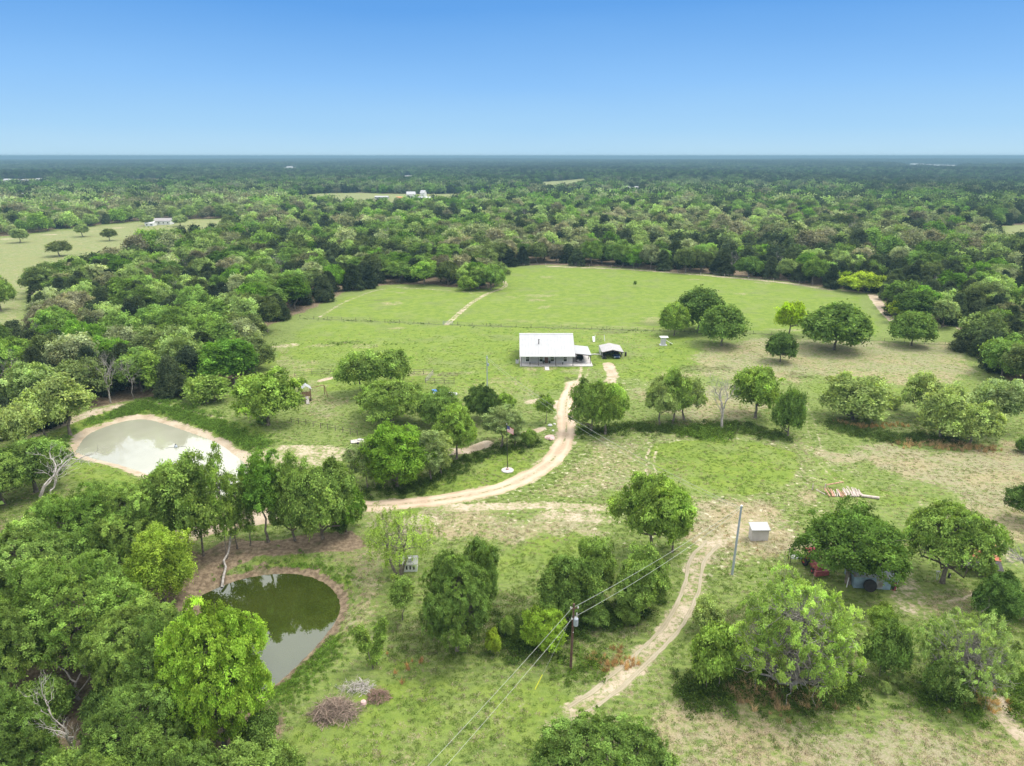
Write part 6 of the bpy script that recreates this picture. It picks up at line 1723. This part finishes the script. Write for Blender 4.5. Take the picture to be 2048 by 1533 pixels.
for px, py, wpx, lab in ((580, 339, 11, 'white roofed barn alone in the far blue woods left of centre'), (817, 355, 13, 'white roofed barn among dark far trees above the farmstead'), (786, 358, 5, 'tiny white shed left of the far barn above the farmstead'),
                         (143, 363, 22, 'long pale blue roofed barn in the far left woods'), (18, 365, 14, 'pale low building at the far left edge'), (48, 366, 20, 'tan long low building near the far left edge'), (80, 364, 9, 'small pale building right of the tan long one'),
                         (46, 396, 11, 'white roof poking from the left far trees'), (1254, 380, 10, 'white roof among pale far oaks right of centre'), (1272, 380, 7, 'second small white roof beside it in pale far oaks'),
                         (1298, 322.5, 9, 'tiny white building near the horizon right of centre'), (1314, 322.8, 9, 'second tiny white building on the horizon right of centre'), (166, 318.5, 7, 'tiny white speck of a building on the left horizon'), (270, 318.3, 4, 'lone tiny building on the left horizon'), (1766, 346, 5, 'small pale roof in the far right woods')):
    far_house(px, py + 1.5, wpx, 22 if py < 345 else 12, 9 if py < 345 else 5, 5 if py < 345 else 2.5, 0.1, M['trim'], M['white_sheet'], lab, 0, 'far_barn', 'barn')
for k in range(7):
    far_house(1828 + k * 12.5, 330 + k * 0.55, 12, 30, 9, 3, 0.05, M['trim'], M['white_sheet'], ('white warehouse of the long row on the right, number %s from its left end' % ('one two three four five six seven'.split()[k])), 0, 'far_warehouse', 'warehouse')
# ------------------------------------------------------------------ grass: tufts on the near ground, one mass that nobody could count
def blades(name, seed, n, hgt, spread, wid, lean):
    rg_ = np.random.default_rng(seed)
    a = rg_.random(n) * 6.283; q = np.sqrt(rg_.random(n)) * spread
    b = np.column_stack([q * np.cos(a), q * np.sin(a), np.full(n, -0.03)])
    d = rg_.normal(0, lean, (n, 3)); d[:, 2] = 1; d /= np.linalg.norm(d, axis=1)[:, None]
    h = hgt * (0.5 + 0.8 * rg_.random(n))[:, None]
    s = rg_.normal(0, 1, (n, 3)); s[:, 2] = 0; s /= np.linalg.norm(s, axis=1)[:, None]; s *= wid
    mid = b + d * h * 0.6; tip = mid + d * h * 0.4 + np.column_stack([d[:, 0], d[:, 1], -0.3 * np.ones(n)]) * h * 0.25
    V = np.stack([b - s, b + s, mid + s * 0.8, tip, mid - s * 0.8], 1).reshape(-1, 3)
    F = np.concatenate([np.column_stack([np.arange(n) * 5, np.arange(n) * 5 + 1, np.arange(n) * 5 + 2, np.arange(n) * 5 + 4]),
                        np.column_stack([np.arange(n) * 5 + 4, np.arange(n) * 5 + 2, np.arange(n) * 5 + 3, np.arange(n) * 5 + 3])])
    tone = np.repeat(np.clip(1 + 0.25 * rg_.normal(0, 1, n), 0.5, 1.6), 5)
    me = bpy.data.meshes.new(name)
    me.from_pydata([tuple(v) for v in V], [], [tuple(f[:4]) if len(set(f)) == 4 else tuple(f[:3]) for f in F.tolist()])
    me.materials.append(M['leaf_far'])
    for nm, val in (('tone', tone), ('warm', np.zeros(len(V)))):
        at_ = me.attributes.new(nm, 'FLOAT', 'POINT'); at_.data.foreach_set('value', val.astype(np.float32))
    return me
GRS = bpy.data.collections.new('grass_sources')
for i in range(4): GRS.objects.link(bpy.data.objects.new('g%02d' % i, blades('grass_tuft', i, 26, 0.17, 0.30, 0.024, 0.6)))
for i in range(2): GRS.objects.link(bpy.data.objects.new('h%02d' % i, blades('tall_grass_tuft', 10 + i, 40, 0.75, 0.22, 0.020, 0.28)))
for i in range(2):                                       # low leafy weeds
    rg_ = np.random.default_rng(20 + i); C = np.column_stack([rg_.normal(0, 0.3, 8), rg_.normal(0, 0.3, 8), rg_.uniform(0.1, 0.45, 8)])
    V, F, to, wa = leaves(rg_, C, np.full(8, 0.25), 150, 0.085)
    GRS.objects.link(bpy.data.objects.new('w%02d' % i, leaf_mesh('weed', V, F, to, wa, M['leaf_far'])))
def nearest(arr, x, y):
    i = np.clip(np.searchsorted(gx, x), 0, nx - 1); j = np.clip(np.searchsorted(gy, y), 0, ny - 1)
    return arr[j * nx + i]
rg = np.random.default_rng(88)
G = dict(p=[], r=[], s=[], k=[], t=[])
def add_g(x, y, pick, sc, tint):
    n = len(x)
    G['p'].append(np.column_stack([x, y, ground_h(x, y)])); G['r'].append(np.column_stack([rg.normal(0, 0.1, (n, 2)), rg.random(n) * 6.283]))
    G['s'].append(np.repeat(sc[:, None], 3, 1)); G['k'].append(pick); G['t'].append(tint)
def clean(x, y):
    m = (nearest(dirt, x, y) < 0.42) & (sdist(x, y, POND1, 20) > 1.5) & (sdist(x, y, POND2, 20) > 0.9)
    for q in (DRIVE,): m &= ldist(x, y, q) > 2.2
    m &= np.abs(ldist(x, y, TRACK) - 0.85) > 0.6
    px, py = pix(x, y)
    return m & (px > -700) & (px < 2750)
N0 = 330000
x = rg.uniform(-120, 165, N0); y = 28 + 208 * rg.random(N0) ** 1.35
dens = np.clip(1.1 - (np.hypot(x, y) - 70) / 165, 0.0, 1)
m = (rg.random(N0) < dens) & clean(x, y)
x, y = x[m], y[m]
# mown lawn keeps fewer and shorter tufts
ls, dr, li, ro = nearest(lush, x, y), nearest(dry, x, y), nearest(litter, x, y), nearest(rough, x, y)
n = len(x); patch = vnoise(x, y, 3.0, 91); p2 = vnoise(x, y, 9.0, 92)
keep = (rg.random(n) < np.clip(0.25 + 0.9 * patch + ro * 0.5, 0, 1)) & (li < 0.5)
x, y, ls, dr, ro, patch, p2 = (v[keep] for v in (x, y, ls, dr, ro, patch, p2)); n = len(x)
isdry = rg.random(n) < np.clip(0.16 + 0.75 * dr + 0.5 * (p2 - 0.5), 0.03, 0.92)
tint = np.where(isdry[:, None], np.array([0.40, 0.335, 0.255]), np.where((rg.random(n) < 0.4)[:, None], np.array([0.125, 0.205, 0.038]), np.array([0.185, 0.250, 0.065])))
tint = tint * (0.75 + 0.5 * rg.random(n))[:, None]
tint[ro > 0.5] *= 0.75
add_g(x, y, rg.integers(0, 4, n), 0.55 + 0.75 * rg.random(n) + 0.5 * ro, tint)
# taller orange broomsedge and rank green weeds
for pts, cnt, kind, col, s0 in ([(1460, 1395), (1500, 1385), (1560, 1400), (1620, 1395), (1650, 1385)], 170, 'h', (0.46, 0.335, 0.195), 1.1), ([(1800, 890), (1840, 888), (1895, 893), (1985, 898)], 130, 'h', (0.46, 0.33, 0.19), 1.1), \
        ([(1195, 1330), (1230, 1322), (1260, 1300)], 40, 'h', (0.46, 0.30, 0.15), 1.0), ([(1930, 1390), (1980, 1400)], 50, 'h', (0.48, 0.34, 0.15), 1.0), ([(760, 1325), (830, 1340)], 8, 'h', (0.5, 0.3, 0.15), 0.9), \
        ([(1680, 845), (1740, 855), (1800, 850)], 60, 'h', (0.44, 0.30, 0.15), 1.0), ([(1430, 1060), (1500, 1095), (1545, 1085)], 30, 'g', (0.42, 0.30, 0.17), 1.2), \
        ([(240, 830), (300, 812), (360, 828), (420, 850), (480, 880), (520, 895)], 1100, 'w', (0.145, 0.25, 0.048), 0.9), ([(150, 890), (200, 845), (260, 822)], 420, 'w', (0.15, 0.26, 0.05), 0.8), \
        ([(450, 1160), (540, 1136), (620, 1136), (680, 1165)], 420, 'w', (0.14, 0.25, 0.04), 0.45), ([(550, 1395), (610, 1340), (670, 1270)], 420, 'w', (0.15, 0.26, 0.045), 0.45), \
        ([(1140, 868), (1260, 858), (1400, 862), (1480, 856), (1560, 878)], 420, 'w', (0.08, 0.13, 0.03), 1.1), ([(1380, 868), (1440, 872)], 60, 'w', (0.12, 0.20, 0.035), 1.5), \
        ([(1000, 1240), (1050, 1290), (1130, 1260), (1200, 1240), (1320, 1200)], 260, 'w', (0.075, 0.13, 0.028), 1.0), ([(1390, 1390), (1500, 1360), (1620, 1390), (1700, 1350)], 380, 'w', (0.085, 0.14, 0.03), 1.1), \
        ([(600, 637), (900, 650), (1340, 664), (1500, 668)], 260, 'w', (0.10, 0.16, 0.035), 0.38), ([(730, 985), (830, 978), (900, 945), (960, 912), (1075, 888)], 300, 'w', (0.065, 0.11, 0.025), 0.9), \
        ([(1130, 1345), (1160, 1338), (1185, 1330)], 40, 'w', (0.12, 0.20, 0.035), 0.9), ([(640, 690), (700, 688), (780, 690)], 60, 'w', (0.11, 0.19, 0.035), 0.5), ([(1650, 850), (1760, 875), (1900, 880)], 200, 'w', (0.085, 0.135, 0.035), 1.1), ([(1840, 1400), (1960, 1390), (2040, 1340)], 200, 'w', (0.10, 0.17, 0.03), 1.0):
    l = spline(PP(pts), 0.5); i = rg.integers(0, len(l), cnt)
    wid = 1.1 if kind != 'w' else 1.6
    x = l[i, 0] + rg.normal(0, wid, cnt); y = l[i, 1] + rg.normal(0, wid, cnt)
    if kind == 'w': m = clean(x, y); x, y = x[m], y[m]
    n = len(x)
    t_ = np.array(col) * (0.7 + 0.6 * rg.random(n))[:, None]
    pk = rg.integers(4, 6, n) if kind == 'h' else (rg.integers(6, 8, n) if kind == 'w' else rg.integers(0, 4, n))
    add_g(x, y, pk, s0 * (0.6 + 0.7 * rg.random(n)), t_)
Q = {k: np.concatenate(v) for k, v in G.items()}
print('grass instances', len(Q['p']))
scatter('grass', Q['p'], Q['r'], Q['s'], Q['k'], Q['t'], GRS, 'rough pasture grass, weeds and orange broomsedge tufts', 'grass')

# ------------------------------------------------------------------ haze: one closed box of thin air
zlo, zhi = float(Z.min()) - 1.0, max(CAM_H + 3, float(Z.max()) + 18)
t = NT("haze"); pv = t.n('ShaderNodeVolumePrincipled')
pv.inputs['Color'].default_value = (0.23, 0.39, 0.49, 1); pv.inputs["Density"].default_value = 0.00022
pv.inputs['Anisotropy'].default_value = 0.0
t.t.links.new(pv.outputs[0], t.out.inputs['Volume'])
b = MB().box((0, 14250, (zlo + zhi) / 2), (66000, 33500, zhi - zlo))
tag(b.build('haze', t.m), 'thin blue air that fades the far woods', 'haze', kind='stuff')
